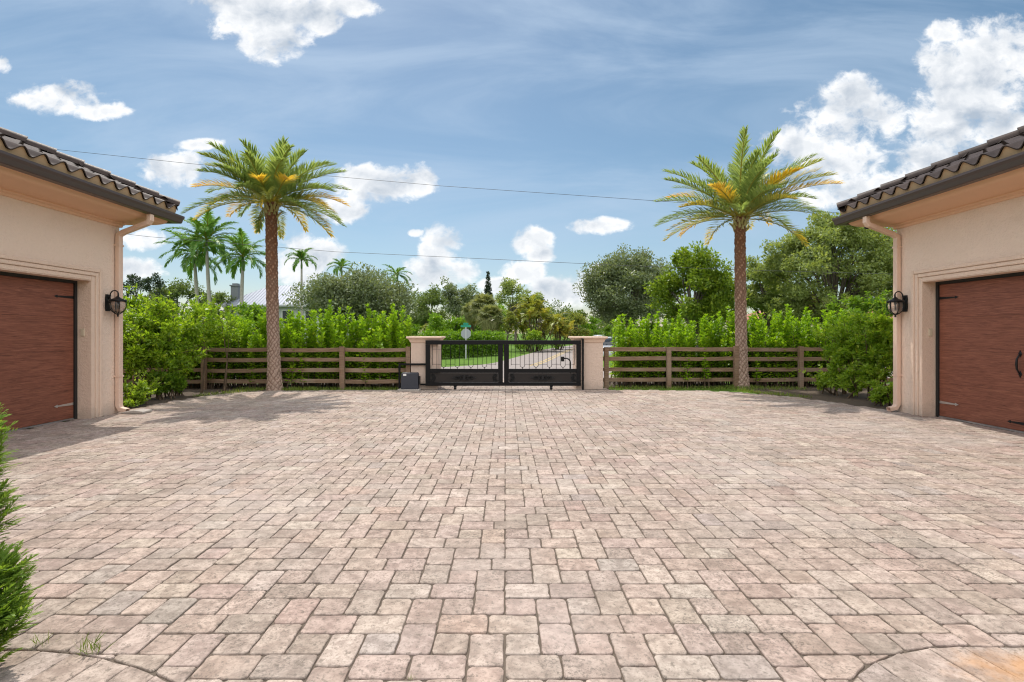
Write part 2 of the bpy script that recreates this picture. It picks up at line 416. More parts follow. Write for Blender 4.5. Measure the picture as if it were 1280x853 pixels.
def limbs(root, base, lobec, height, r0, mat, rng, name='trunk', sub=True, fork=0.45, lean=(0, 0)):
    mb = MB(); b = Vector(base); top = Vector((b.x + lean[0], b.y + lean[1], b.z + height))
    f = b.lerp(top, fork)
    mb.tube([b - Vector((0,0,0.05)), b + Vector((0.0, 0, 0.25*r0)), b.lerp(f, 0.5) + Vector((rng.normal()*0.06, rng.normal()*0.06, 0)), f], [r0*1.45, r0*1.1, r0*0.85, r0*0.75], 10)
    for p in lobec:
        p = Vector(p); m = f.lerp(p, 0.5) + Vector((rng.normal()*0.15, rng.normal()*0.15, 0.12*(p - f).length))
        mb.tube([f - Vector((0, 0, r0*0.5)), m, p], [r0*0.5, r0*0.27, r0*0.08], 6, cap=False)
    return mb.build(name, mat, root, True)

def tree(name, label, cat, base, crown_c, crown_r, leaf, leaves, size, seed, lobes=14, per=9, lobe_r=0.42, clump_r=0.2, trunk_r=0.22, bark='bark', low=-0.5, group=None, fill=0.65, aspect=0.55, shell=0.45, fork=0.4):
    rng = np.random.default_rng(seed)
    root = thing(name, base, label, cat, group)
    cl, lc = crown_clumps(rng, crown_c, crown_r, lobes, per, lobe_r, clump_r, low, fill)
    V, Fa = clump_leaves(rng, cl, leaves, size, aspect, 0.3, shell)
    keep = V.reshape(-1, 4, 3)[:, :, 2].min(axis=1) > base[2] + 0.02
    V = V.reshape(-1, 4, 3)[keep].reshape(-1, 3); Fa = np.arange(len(V)).reshape(-1, 4)
    mesh_obj('crown', V, Fa, MAT[leaf], root)
    limbs(root, base, lc, crown_c[2] - base[2], trunk_r, MAT[bark], rng, 'trunk', fork=fork)
    return root

def frond_geo(rng, origin, az, elev, length, droop, nleaf, leaf_len, leaf_w, vlift=0.35, start=0.14, age=None, sag=0.25, twist=0.0, seg=14, out_ang=0.85, stalk_r=0.016, pow_=1.4):
    """one feather frond: curved stalk and two rows of narrow leaflets. returns V, F(tri), age per vert"""
    h = np.array([math.cos(az), math.sin(az), 0.0]); up = np.array([0, 0, 1.0]); side = np.array([-math.sin(az), math.cos(az), 0.0])
    ts = np.linspace(0, 1, 40); e = elev - droop * ts**pow_
    step = length / 39
    pts = np.zeros((40, 3)); pts[0] = origin
    tang = np.cos(e)[:, None]*h + np.sin(e)[:, None]*up
    for i in range(1, 40): pts[i] = pts[i-1] + tang[i-1]*step
    pts += side * (twist * ts**2)[:, None] * length * 0.25
    V = []; Fc = []; A = []
    # stalk
    for i in range(0, 40, 3):
        r = stalk_r * (1 - 0.85*ts[i]) ; n = -np.sin(e[i])*h + np.cos(e[i])*up
        for (a, b) in ((1, 0), (0, 1), (-1, 0), (0, -0.6)): V.append(pts[i] + side*a*r*1.5 + n*b*r); A.append(0.45)
    m = len(V)//4
    for i in range(m-1):
        for k in range(4):
            a = i*4+k; b = i*4+(k+1) % 4; c = b+4; d = a+4
            Fc.append((a, b, c)); Fc.append((a, c, d))
    # leaflets
    for i in range(nleaf):
        t = start + (1 - start) * (i + 0.5*rng.random()) / nleaf
        k = min(int(t*39), 38); fr = t*39 - k
        p = pts[k]*(1-fr) + pts[k+1]*fr; tg = tang[k]; n = -np.sin(e[k])*h + np.cos(e[k])*up
        prof = min(1.0, (t - start)/0.18 + 0.35) * (1 - 0.62*max(0, (t-0.45)/0.55)**1.5)
        for sgn in (1, -1):
            ll = leaf_len*prof*(0.85+0.3*rng.random()); oa = out_ang - 0.45*t + rng.normal()*0.09
            d = tg*math.cos(oa) + side*sgn*math.sin(oa) + n*(vlift + rng.normal()*0.13)
            d /= np.linalg.norm(d)
            w = np.cross(d, n); w /= max(np.linalg.norm(w), 1e-6)
            mid = p + d*ll*0.5; dn = d - up*sag; dn /= np.linalg.norm(dn); tip = mid + dn*ll*0.5
            o = len(V); hw = leaf_w*0.5
            V += [p + w*hw*0.5, p - w*hw*0.5, mid + w*hw, mid - w*hw, tip]
            a = 0.0 if age is None else age(t)
            A += [a, a, a, a, min(2.0, a*1.25 + (0.25 if a > 0.3 else 0))]
            Fc += [(o, o+1, o+3), (o, o+3, o+2), (o+2, o+3, o+4)]
    return np.array(V), np.array(Fc), np.array(A)

# ================================================================== GROUND AND PAVING
def sheet(name, poly, z, mat):
    mb = MB(); mb.add([(x, y, z) for x, y in poly], [tuple(range(len(poly)))])
    o = mb.build(name, mat)
    if o.data.polygons[0].normal.z < 0: o.data.flip_normals()
    return structure(o)

sheet('ground', [(-2500, -60), (2500, -60), (2500, 4000), (-2500, 4000)], -0.045, MAT['turf'])

XL, XR = -8.06, 8.31          # court faces of the two garage wings
FENCE_L, FENCE_R, GATE_Y = 15.45, 15.9, 15.25
court = [(-8.3, 0.4), (8.6, 0.4), (8.6, 10.6), (8.35, 11.0), (7.95, 12.2), (7.6, 13.3), (6.6, 14.6), (5.6, 15.05), (3.0, 15.2), (2.6, 19.2),
         (-2.7, 19.2), (-2.9, 15.2), (-7.6, 15.05), (-8.0, 14.2), (-8.1, 12.6), (-8.15, 11.0), (-8.3, 10.6)]
sheet('driveway_bedding', court, -0.012, MAT['joint'])

def inside(x, y, poly):
    c = False; j = len(poly) - 1
    for i in range(len(poly)):
        xi, yi = poly[i]; xj, yj = poly[j]
        if (yi > y) != (yj > y) and x < (xj-xi)*(y-yi)/(yj-yi)+xi: c = not c
        j = i
    return c
def clip(poly, px, py, nx, ny):
    """keep the side where (p - (px,py)).n >= 0"""
    out = []
    for i in range(len(poly)):
        a = poly[i]; b = poly[(i+1) % len(poly)]
        da = (a[0]-px)*nx+(a[1]-py)*ny; db = (b[0]-px)*nx+(b[1]-py)*ny
        if da >= 0: out.append(a)
        if (da >= 0) != (db >= 0):
            t = da/(da-db); out.append((a[0]+(b[0]-a[0])*t, a[1]+(b[1]-a[1])*t))
    return out
def area(p): return 0.5*sum(p[i][0]*p[(i+1) % len(p)][1]-p[(i+1) % len(p)][0]*p[i][1] for i in range(len(p)))
def inset(poly, g):
    n = len(poly); out = []
    for i in range(n):
        a = Vector(poly[i-1]); b = Vector(poly[i]); c = Vector(poly[(i+1) % n])
        e1 = (b-a); e2 = (c-b)
        if e1.length < 1e-5 or e2.length < 1e-5: continue
        e1.normalize(); e2.normalize()
        n1 = Vector((-e1.y, e1.x)); n2 = Vector((-e2.y, e2.x)); m = n1 + n2
        if m.length < 1e-4: continue
        m.normalize(); k = g/max(0.45, m.dot(n1)); out.append(tuple(b + m*k))
    return out
PALETTE = [((0.395, 0.316, 0.27), 36), ((0.41, 0.331, 0.284), 32), ((0.387, 0.3, 0.256), 24), ((0.374, 0.284, 0.241), 6), ((0.443, 0.368, 0.316), 11), ((0.383, 0.323, 0.289), 3), ((0.361, 0.289, 0.247), 14)]
class Pavers:
    def __init__(s): s.V = []; s.F = []; s.C = []
    def stone(s, poly, rng, gap=0.0040, rc=0.019):
        if len(poly) < 3: return
        if area(poly) < 0: poly = poly[::-1]
        if area(poly) < 0.0012: return
        p = inset(poly, gap)
        if len(p) < 3 or area(p) < 0.0008: return
        # round the corners
        q = []
        n = len(p)
        for i in range(n):
            a = Vector(p[i-1]); b = Vector(p[i]); c = Vector(p[(i+1) % n])
            la = min(rc*rng.uniform(0.6, 1.7), (a-b).length*0.4); lc = min(rc*rng.uniform(0.6, 1.7), (c-b).length*0.4)
            pa = b+(a-b).normalized()*la; pc = b+(c-b).normalized()*lc
            q += [pa, (b*0.42+(pa+pc)*0.29), pc]
        q2 = []
        for i in range(len(q)):
            q2.append(q[i]); nx_ = q[(i+1) % len(q)]
            if (nx_-q[i]).length > 0.09:
                for t_ in (0.33, 0.67):
                    m_ = q[i].lerp(nx_, t_+rng.uniform(-.1, .1)); cc = Vector((sum(v[0] for v in p)/n, sum(v[1] for v in p)/n))
                    q2.append(m_+(cc-m_).normalized()*max(-0.001, rng.gauss(0.0008, 0.0022)))
        q = [v + Vector((rng.uniform(-.0022, .0022), rng.uniform(-.0022, .0022))) for v in q2]
        cx = sum(v.x for v in q)/len(q); cy = sum(v.y for v in q)/len(q)
        z0 = rng.uniform(-0.0028, 0.0022); tx = rng.uniform(-.012, .012); ty = rng.uniform(-.012, .012)
        col = s.pick(rng); o = len(s.V); m = len(q)
        for (k, dz) in ((0.0, -0.022), (0.0, -0.006), (0.0035, -0.0015), (0.010, 0.0)):
            for v in q:
                d = Vector((cx - v.x, cy - v.y)); L = d.length; w = v + d*(k/max(L, 1e-4))
                s.V.append((w.x, w.y, z0 + dz + (w.x-cx)*tx + (w.y-cy)*ty)); s.C.append((*col, 1))
        for r in range(3):
            for i in range(m): s.F.append((o+r*m+i, o+r*m+(i+1) % m, o+(r+1)*m+(i+1) % m, o+(r+1)*m+i))
        s.F.append(tuple(o+3*m+i for i in range(m)))
    def pick(s, rng):
        k = rng.choices(range(len(PALETTE)), [w for _, w in PALETTE])[0]; c = PALETTE[k][0]; b = rng.uniform(0.90, 1.10)
        return tuple(v*b*rng.uniform(0.98, 1.02) for v in c)

CURVES = [(2.4, 1.565, 1.18, 1), (-2.6, 0.545, 2.17, -1)]     # curved borders of the near soldier bands
def band_side(x, y):
    """signed distance to the near bands (positive = inside), with the closest border point and outward normal"""
    best = None
    for cx, cy, r, sg in CURVES:
        if (x-cx)*sg > 0: d = (cy + r) - y; pt = (x, cy+r); n = (0.0, 1.0)
        else:
            dx, dy = x-cx, y-cy; L = math.hypot(dx, dy) or 1e-6; d = r - L; n = (dx/L, dy/L); pt = (cx+n[0]*r, cy+n[1]*r)
            if dy < 0: d = min(d, -0.0) if abs(dx) > r else d; 
        if best is None or d > best[0]: best = (d, pt, n)
    return best
def lay_field(pv, rng, poly):
    cx = sum(p[0] for p in poly)/len(poly); cy = sum(p[1] for p in poly)/len(poly)
    if not inside(cx, cy, court): return
    if cy < 3.2:
        d, pt, n = band_side(cx, cy)
        if d > 0.22: return
        poly = clip(poly, pt[0]+n[0]*0.003, pt[1]+n[1]*0.003, n[0], n[1])
    pv.stone(poly, rng)
def rect(x0, x1, y0, y1): return [(x0, y0), (x1, y0), (x1, y1), (x0, y1)]
pv = Pavers(); prng = random.Random(11)
U = 0.095
for k in range(-6, 48):
    z = 2.677 + 4*U*k
    for m in range(-14, 15):
        x = -0.10 + 8*U*m + (4*U if k % 2 else 0)
        if abs(x) > 9.6: continue
        lay_field(pv, prng, rect(x-U, x+U, z-U, z+2*U))
        lay_field(pv, prng, rect(x+U, x+3*U, z, z+2*U))
        lay_field(pv, prng, rect(x+3*U, x+5*U, z, z+3*U))
        lay_field(pv, prng, rect(x+5*U, x+7*U, z, z+2*U))
        lay_field(pv, prng, rect(x+U, x+4*U, z-2*U, z))
        lay_field(pv, prng, rect(x+4*U, x+7*U, z-2*U, z))
for cx, cy, r, sg in CURVES:                                  # the bands themselves
    for row in range(4):
        for k in range(-14, 34):
            x0 = cx + sg*(k*2*U); x1 = x0 + sg*2*U
            sk = -sg*0.22
            y1 = cy + r - row*0.33; y0 = y1 - 0.33
            a = (lambda x, y: (x + sk*(y - (cy+r)), y))
            poly = [a(x0, y0), a(x1, y0), a(x1, y1), a(x0, y1)]
            mx = sum(p[0] for p in poly)/4; my = sum(p[1] for p in poly)/4
            if abs(mx) > 6 or my < 1.2: continue
            d, pt, n = band_side(mx, my)
            if d < -0.2: continue
            poly = clip(poly, pt[0]-n[0]*0.004, pt[1]-n[1]*0.004, -n[0], -n[1])
            pv.stone(poly, prng, 0.002, 0.006)
drive = mesh_obj('driveway', pv.V, pv.F, MAT['paver'], None, False, 0, {'tint': ('FLOAT_COLOR', pv.C)}, fix=False)
drive.data.transform(Matrix.Translation(drive.location)); drive.location = (0, 0, 0)
structure(drive)

# street beyond the gate: a cross street and a road running off to the right, with a faded yellow line
mid = [(-0.4, 19.0), (0.6, 23.5), (1.4, 27), (2.5, 32), (4.0, 40), (6.9, 55), (11, 70), (18, 90), (30, 120)]
def offset(line, d):
    out = []
    for i, p in enumerate(line):
        a = Vector(line[max(i-1, 0)]); b = Vector(line[min(i+1, len(line)-1)]); t = (b-a).normalized()
        out.append((p[0]+t.y*d, p[1]-t.x*d))
    return out
def ribbon(name, l, r, z, mat):
    mb = MB(); n = len(l); mb.add([(x, y, z) for x, y in l]+[(x, y, z) for x, y in r], [(i, n+i, n+i+1, i+1) for i in range(n-1)])
    o = mb.build(name, mat)
    if o.data.polygons[0].normal.z < 0: o.data.flip_normals()
    return o
structure(ribbon('road', offset(mid, -2.6), offset(mid, 3.0), -0.028, MAT['road']))
structure(ribbon('cross_street', [(-70, 26.4), (-12, 26.3), (-2.9, 26.2), (-1.3, 28.0), (0.1, 31.5), (1.0, 33.5)], [(-70, 19.2), (-12, 19.2), (-2.9, 19.2), (1.5, 19.2), (4.5, 22), (4.0, 33.5)], -0.034, MAT['road']))
structure(ribbon('side_street', [(4.0, 26.0), (30, 27), (80, 28)], [(3.0, 19.2), (30, 20), (80, 20)], -0.040, MAT['road']))
for dd, nm in ((-0.13, 'road_line'), (0.13, 'road_line')):
    structure(ribbon(nm, offset(mid[2:], dd-0.055), offset(mid[2:], dd+0.055), -0.023, MAT['yellow']))
# planting beds
sheet('planting_bed', [(-16, 11.0), (-8.18, 11.02), (-8.13, 12.6), (-8.03, 14.2), (-7.65, 15.0), (-7.0, 15.25), (-7.0, 17.2), (-16, 17.2)], -0.016, MAT['soil'])
sheet('planting_bed', [(16, 11.1), (8.4, 11.05), (8.0, 12.2), (7.65, 13.3), (7.0, 14.3), (7.6, 17.2), (16, 17.2)], -0.016, MAT['soil'])
sheet('planting_bed', [(-6.9, 15.75), (-2.95, 15.75), (-2.95, 17.6), (-6.9, 17.6)], -0.017, MAT['soil'])
sheet('planting_bed', [(3.05, 16.1), (7.4, 16.1), (7.4, 18.0), (3.05, 18.0)], -0.017, MAT['soil'])
sheet('planting_bed', [(-4.6, 1.4), (-2.72, 1.4), (-2.70, 2.2), (-2.85, 2.9), (-4.6, 2.9)], 0.004, MAT['soil'])

# ================================================================== GARAGE WINGS
def ring_sweep(mb, rect4, prof, closed=True):
    """profile of (outward offset, height) carried round a rectangle with mitred corners"""
    x0, x1, y0, y1 = rect4; n = len(prof); vs = []
    for o, z in prof: vs += [(x0-o, y0-o, z), (x1+o, y0-o, z), (x1+o, y1+o, z), (x0-o, y1+o, z)]
    fs = []
    m = n if closed else n-1
    for i in range(m):
        j = (i+1) % n
        for k in range(4): fs.append((i*4+k, i*4+(k+1) % 4, j*4+(k+1) % 4, j*4+k))
    mb.add(vs, fs)

def garage(side, xw, y_end, reveal, label, door_label):
    s = side                          # -1 left wing, +1 right wing; court face at xw, inside lies towards s
    depth, y_near = 8.0, -3.0
    root = thing('garage_wing', (xw + s*depth/2, (y_near+y_end)/2, 0), label, 'garage')
    X = lambda d: xw + s*d            # d metres into the wall (negative = out over the court)
    x_in = X(depth); rx = (min(xw, x_in), max(xw, x_in), y_near, y_end)
    TOP = 4.0; dz = 2.68; dw = 3.52; y1 = reveal; y0 = reveal - dw; rec = 0.25
    # walls: court face has the door opening; extra near opening left solid
    mb = MB(); t = 0.30
    mb.box(X(0), X(t), y_near, y0, 0, TOP); mb.box(X(0), X(t), y1, y_end, 0, TOP); mb.box(X(0), X(t), y0, y1, dz, TOP)
    mb.box(X(t), X(depth), y_end-t, y_end, 0, TOP); mb.box(X(t), X(depth), y_near, y_near+t, 0, TOP); mb.box(X(depth-t), X(depth), y_near+t, y_end-t, 0, TOP)
    mb.build('wall', MAT['stucco'], root)
    # door surround: two-step moulding
    mb = MB(); w = 0.235
    def frame(o0, o1, out):
        mb.box(X(-out), X(0.02), y1+o0, y1+o1, 0.0, dz+o1); mb.box(X(-out), X(0.02), y0-o1, y0-o0, 0, dz+o1); mb.box(X(-out), X(0.02), y0-o0+0.0015, y1+o0-0.0015, dz+o0, dz+o1-0.0015)
    frame(0.0, 0.085, 0.045); frame(0.0865, 0.16, 0.065); frame(0.1615, w, 0.085)
    mb.build('door_surround', MAT['trim'], root, bevel=0.012)
    mb = MB()                         # reveal lining, 2 mm proud of the cut wall
    mb.box(X(-0.043), X(0.297), y1-0.012, y1-0.002, 0, dz-0.012); mb.box(X(-0.043), X(0.297), y0+0.002, y0+0.012, 0, dz-0.012); mb.box(X(-0.043), X(0.297), y0+0.002, y1-0.002, dz-0.012, dz-0.002)
    mb.build('door_reveal', MAT['trim'], root)
    # door leaf, seal, straps, pulls
    mb = MB()
    ys0, ys1 = y0+0.07, y1-0.07; zt = dz-0.07; nsec = 4
    for i in range(nsec):
        za = 0.03 + (zt-0.03)*i/nsec; zb = 0.03+(zt-0.03)*(i+1)/nsec - 0.0012
        mb.box(X(rec), X(rec+0.05), ys0, ys1, za, zb)
    door = mb.build('garage_door', MAT['door'], root, bevel=0.004); door['label'] = door_label
    mb = MB()
    mb.box(X(rec-0.03), X(rec+0.06), y1-0.069, y1-0.013, 0.0, dz-0.013); mb.box(X(rec-0.03), X(rec+0.06), y0+0.013, y0+0.069, 0.0, dz-0.013); mb.box(X(rec-0.03), X(rec+0.06), y0+0.07, y1-0.07, zt+0.002, dz-0.013)
    mb.build('door_seal', MAT['rubber'], root)
    mb = MB(); mb.box(X(rec-0.012), X(rec+0.055), ys0, ys1, 0.002, 0.026); mb.build('threshold', MAT['alu'], root)
    yc = (ys0+ys1)/2
    def strap(ya, yb, z, nm, mat=None):
        mb = MB(); dy = 1 if yb > ya else -1; L = abs(yb-ya)
        pts = [(0, 0.026), (L*0.55, 0.017), (L*0.80, 0.011), (L*0.83, 0.028), (L, 0.0), (L*0.83, -0.028), (L*0.80, -0.011), (L*0.55, -0.017), (0, -0.026)]
        mb.prism([(ya+dy*a, z+b) for a, b in pts], rec-0.008, rec-0.001, lambda a, b, d: (X(d), a, b))
        for f in (0.12, 0.42): mb.lathe([(0.009, -0.001), (0.006, 0.004)], X(rec-0.009), ya+dy*L*f, z, 8)
        mb.build(nm, mat or MAT['black'], door)
    bm_ = MAT['alu']
    for ya, yb in ((ys1-0.01, ys1-0.44), (ys0+0.01, ys0+0.44)):
        strap(ya, yb, zt-0.27, 'strap_hinge'); strap(ya, yb, 0.30, 'strap_hinge', bm_)
    for yy in (yc-0.075, yc+0.075):
        mb = MB(); zc = 1.14
        mb.tube([(X(rec-0.006), yy, zc+0.17), (X(rec-0.03), yy, zc+0.14), (X(rec-0.062), yy, zc+0.08), (X(rec-0.068), yy, zc), (X(rec-0.062), yy, zc-0.08), (X(rec-0.03), yy, zc-0.14), (X(rec-0.006), yy, zc-0.17)], [0.012, 0.012, 0.015, 0.018, 0.015, 0.012, 0.012], 8)
        for zz in (zc+0.17, zc-0.17): mb.prism([(yy-0.032, zz), (yy, zz+0.06), (yy+0.032, zz), (yy, zz-0.06)], rec-0.008, rec-0.001, lambda a, b, d: (X(d), a, b))
        mb.build('handle', MAT['black'], door, True)
    strap(yc-0.02, yc+0.30, 0.155, 'lift_handle'); strap(yc-0.03, yc-0.35, 0.155, 'lift_handle')
    # cornice: bead, band and cove out to the gutter
    prof = [(-0.02, 3.86), (0.035, 3.86), (0.045, 3.885), (0.045, 3.905), (0.06, 3.91), (0.085, 3.935), (0.085, 3.955), (0.11, 3.962)]
    for i in range(1, 9):
        a = i/8*math.pi/2; prof.append((0.11+0.50*math.sin(a)*1.0, 3.962+0.155*(1-math.cos(a))))
    prof += [(0.66, 4.13), (0.66, 4.30), (-0.02, 4.30)]
    mb = MB(); ring_sweep(mb, rx, prof); mb.build('cornice', MAT['soffit'], root, True)
    for o_ in root.children:
        if o_.name.startswith('cornice'):
            md = o_.modifiers.new('split', 'EDGE_SPLIT'); md.split_angle = R(30)
    # gutter, K-style
    G0 = 0.672
    gp = [(G0, 4.105), (G0+0.12, 4.105), (G0+0.135, 4.12), (G0+0.15, 4.19), (G0+0.172, 4.235), (G0+0.172, 4.275), (G0+0.158, 4.275), (G0+0.155, 4.243), (G0+0.135, 4.2), (G0+0.115, 4.125), (G0+0.008, 4.122), (G0+0.008, 4.27), (G0, 4.27)]
    mb = MB(); ring_sweep(mb, rx, gp); mb.build('gutter', MAT['gutter'], root)
    # gutter hangers
    # roof: deck, mortar infill and tiles
    pitch = 0.43; E = 0.70; Z0 = 4.345; half = depth/2 + E
    def deck(o, z): return o, z
    mb = MB(); x0, x1, ya, yb = rx[0]-E, rx[1]+E, rx[2]-E, rx[3]+E; zr = Z0+half*pitch; xm = (x0+x1)/2
    vs = [(x0, ya, Z0), (x1, ya, Z0), (x1, yb, Z0), (x0, yb, Z0), (xm, ya+half, zr), (xm, yb-half, zr)]
    mb.add(vs, [(0, 1, 4), (1, 2, 5, 4), (2, 3, 5), (3, 0, 4, 5), (0, 3, 2, 1)])
    roof = mb.build('roof', MAT['tile'], root)
    # tile field on all four slopes
    P, A0 = 0.36, 0.058
    def wave(u):
        ph = (u / P) % 1.0
        return A0*math.cos(2*math.pi*ph) if ph < 0.5 else A0*math.cos(2*math.pi*ph)
    def slope(org, ue, un, length, infill):
        """org eave corner; ue along the eave; un inwards (horizontal)"""
        tiles = MB(); stop = MB(); cs = 0.36; nC = int(half*1.118/cs)
        cosp = 1/math.sqrt(1+pitch*pitch); sinp = pitch*cosp
        N = Vector((-un.x*sinp, -un.y*sinp, cosp)); Sv = Vector((un.x*cosp, un.y*cosp, sinp))
        pts = lambda u, sl, hgt: org + ue*u + Sv*sl + N*hgt
        for c in range(nC):
            s0, s1 = c*cs - (0.06 if c == 0 else 0.0), (c+1)*cs + 0.02
            d0 = max(0.0, s0*cosp)
            u0, u1 = d0, length-d0
            if u1-u0 < 0.3: break
            n = max(4, int((u1-u0)/0.03)); row = []
            for i in range(n+1):
                u = u0+(u1-u0)*i/n; hh = wave(u)+0.075
                row.append((pts(u, s0, hh+0.035-0.022), pts(u, s0, hh+0.035), pts(u, s1, hh+0.004), ))
            vs = [p for r_ in row for p in r_]; fs = []
            for i in range(n):
                for k in range(2): fs.append((i*3+k, (i+1)*3+k, (i+1)*3+k+1, i*3+k+1))
            tiles.add(vs, fs)
            if c == 0 and infill:
                for i in range(n):
                    ua = u0+(u1-u0)*i/n; ub = u0+(u1-u0)*(i+1)/n
                    q = [pts(ua, -0.03, -0.03), pts(ub, -0.03, -0.03), pts(ub, -0.03, wave(ub)+0.088), pts(ua, -0.03, wave(ua)+0.088)]
                    stop.add(q, [(0, 1, 2, 3)])
        tl = tiles.build('roof_tiles', MAT['tile'], root, True)
        md = tl.modifiers.new('split', 'EDGE_SPLIT'); md.split_angle = R(35)
        if infill: stop.build('mortar_infill', MAT['birdstop'], root)
    ct = x0 if s > 0 else x1          # court side eave
    slope(Vector((ct, ya, Z0)), Vector((0, 1, 0)), Vector((s, 0, 0)), yb-ya, True)
    slope(Vector((x0, yb, Z0)), Vector((1, 0, 0)), Vector((0, -1, 0)), x1-x0, True)
    # hip caps along the two hips that end over the court
    for (cy_, sy_) in ((yb, -1), (ya, 1)):
        a = Vector((ct, cy_, Z0)); dirv = Vector((s, sy_, pitch)).normalized(); L = half*math.sqrt(2+pitch*pitch); n = int(L/0.44)
        nrm = Vector((-s*pitch, -sy_*pitch, 2.0)).normalized(); sd = dirv.cross(nrm)
        for i in range(n):
            b0 = a+dirv*(i*0.44-0.05 if i else -0.02); b1 = a+dirv*((i+1)*0.44+0.03)
            r0, r1 = (0.165, 0.135); l0, l1 = 0.18, 0.155
            mb = MB(); vs = []; seg = 9
            for (b, r, l) in ((b0, r0, l0), (b1, r1, l1)):
                for th in (0, 0.018):
                    for k in range(seg):
                        an = math.pi*k/(seg-1); vs.append(b+sd*math.cos(an)*(r-th)+nrm*(l+(math.sin(an)*0.95-0.28)*(r-th)))
            fs = []
            for k in range(seg-1):
                fs += [(k, k+1, 2*seg+k+1, 2*seg+k), (seg+k, 3*seg+k, 3*seg+k+1, seg+k+1), (k, seg+k, seg+k+1, k+1)]
            if i == 0: fs.append(tuple(seg + k for k in range(seg)))
            mb.add(vs, fs); mb.build('hip_tile', MAT['tile'], roof, True)
            o_ = roof.children[-1]; md = o_.modifiers.new('split', 'EDGE_SPLIT'); md.split_angle = R(40)
    # downspout: outlet, offset elbow, long drop, foot
    yo, yw = y_end-0.13, y_end-0.09
    pth = [(X(-0.735), yo, 4.11), (X(-0.735), yo, 3.98), (X(-0.70), yo, 3.93), (X(-0.155), yw, 3.74), (X(-0.065), yw, 3.68), (X(-0.062), yw, 3.58), (X(-0.062), yw, 0.16), (X(-0.10), yw, 0.085), (X(-0.24), yw, 0.05)]
    mb = MB(); hw, hd = 0.058, 0.045
    vs = []; fs = []
    for i, p in enumerate(pth):
        p = Vector(p); t_ = (Vector(pth[min(i+1, len(pth)-1)])-Vector(pth[max(i-1, 0)])).normalized()
        b = Vector((0, 1, 0)); b = (b-t_*b.dot(t_)).normalized(); a = t_.cross(b)
        vs += [p+b*hw+a*hd, p-b*hw+a*hd, p-b*hw-a*hd, p+b*hw-a*hd]
    for i in range(len(pth)-1):
        for k in range(4): fs.append((i*4+k, i*4+(k+1) % 4, (i+1)*4+(k+1) % 4, (i+1)*4+k))
    fs.append((0, 1, 2, 3)); mb.add(vs, fs)
    ds = mb.build('downspout', MAT['downspout'], root, bevel=0.012)
    for zz in (3.45, 2.2, 0.75):
        mb = MB(); mb.box(X(-0.116), X(0), yw-0.068, yw+0.068, zz, zz+0.035); mb.build('strap', MAT['downspout'], ds)
    return root, X, yw

GL = garage(-1, XL, 10.85, 10.07, 'left peach stucco garage wing with brown tiled roof, small lime bush at its downspout', 'brown wood grain garage door with pale lower strap hinge')
GR = garage(1, XR, 11.05, 10.33, 'right peach stucco garage wing showing door pulls, brown tiled hip roof', 'red brown wood grain garage door with black pulls')

# splash block at the left downspout
mb = MB(); mb.prism([(-7.86, 0.004), (-7.42, 0.004), (-7.42, 0.05), (-7.60, 0.075), (-7.86, 0.035)], 10.63, 10.92, lambda a, b, d: (a, d, b))
tag(mb.build('splash_block', MAT['concrete'], None, bevel=0.012), 'small concrete splash block under the left downspout', 'splash block')

def lantern(X, y, z, label):
    root = thing('wall_lantern', (X(0), y, z), label, 'wall lamp', 'wall lanterns beside the garage doors')
    mb = MB(); mb.prism([(-0.055, -0.17), (0.055, -0.17), (0.065, -0.1), (0.065, 0.1), (0.055, 0.17), (-0.055, 0.17), (-0.065, 0.1), (-0.065, -0.1)], 0.0, -0.028, lambda a, b, d: (X(d), y+a, z+0.0+b))
    mb.build('back_plate', MAT['black'], root, bevel=0.006)
    mb = MB(); pts = []
    for i in range(22):
        a = -0.25+i/21*4.6; r = 0.105*(1-0.28*i/21); pts.append((X(-0.185+0.07*0-r*math.cos(a)*-1*1.0 if False else -(0.155-r*math.cos(a)*0.9)), y, z+0.155+r*math.sin(a)))
    mb.tube(pts, 0.0115, 8)
    mb.tube([(X(-0.02), y, z+0.08), (X(-0.05), y, z+0.115), (X(-0.065), y, z+0.155)], 0.013, 8)
    mb.tube([(X(-0.215), y, z+0.225), (X(-0.215), y, z+0.11)], 0.008, 6)
    mb.build('scroll_arm', MAT['black'], root, True)
    cx = X(-0.215)
    mb = MB(); mb.lathe([(0.012, 0.155), (0.03, 0.13), (0.055, 0.105), (0.155, 0.062), (0.158, 0.045), (0.13, 0.042)], cx, y, z-0.01, 16); mb.build('lamp_cap', MAT['black'], root, True)
    mb = MB(); n = 6
    for k in range(n):
        a = 2*math.pi*k/n+0.3
        mb.tube([(cx+math.cos(a)*r, y+math.sin(a)*r, z+h_) for r, h_ in ((0.135, 0.035), (0.15, -0.03), (0.142, -0.10), (0.105, -0.17), (0.05, -0.215), (0.012, -0.235))], 0.0085, 6)
    mb.lathe([(0.148, 0.03), (0.152, 0.018), (0.138, 0.018), (0.138, 0.03)], cx, y, z, 18)
    mb.lathe([(0.006, -0.285), (0.02, -0.27), (0.012, -0.25), (0.03, -0.235), (0.035, -0.22), (0.01, -0.215)], cx, y, z, 10)
    mb.build('cage', MAT['black'], root, True)
    mb = MB(); mb.lathe([(0.02, 0.03), (0.12, 0.025), (0.132, -0.03), (0.125, -0.10), (0.09, -0.165), (0.03, -0.205), (0.005, -0.21)], cx, y, z, 18); mb.build('globe', MAT['lampglass'], root, True)
    mb = MB(); mb.tube([(cx, y, z-0.12), (cx, y, z+0.0)], [0.012, 0.012], 8); mb.lathe([(0.012, 0), (0.022, 0.02), (0.018, 0.05), (0.004, 0.085)], cx, y, z-0.03, 8); mb.build('candle', MAT['white'], root, True)
lantern(GL[1], 10.52, 2.27, 'black scrolled wall lantern beside the left garage door')
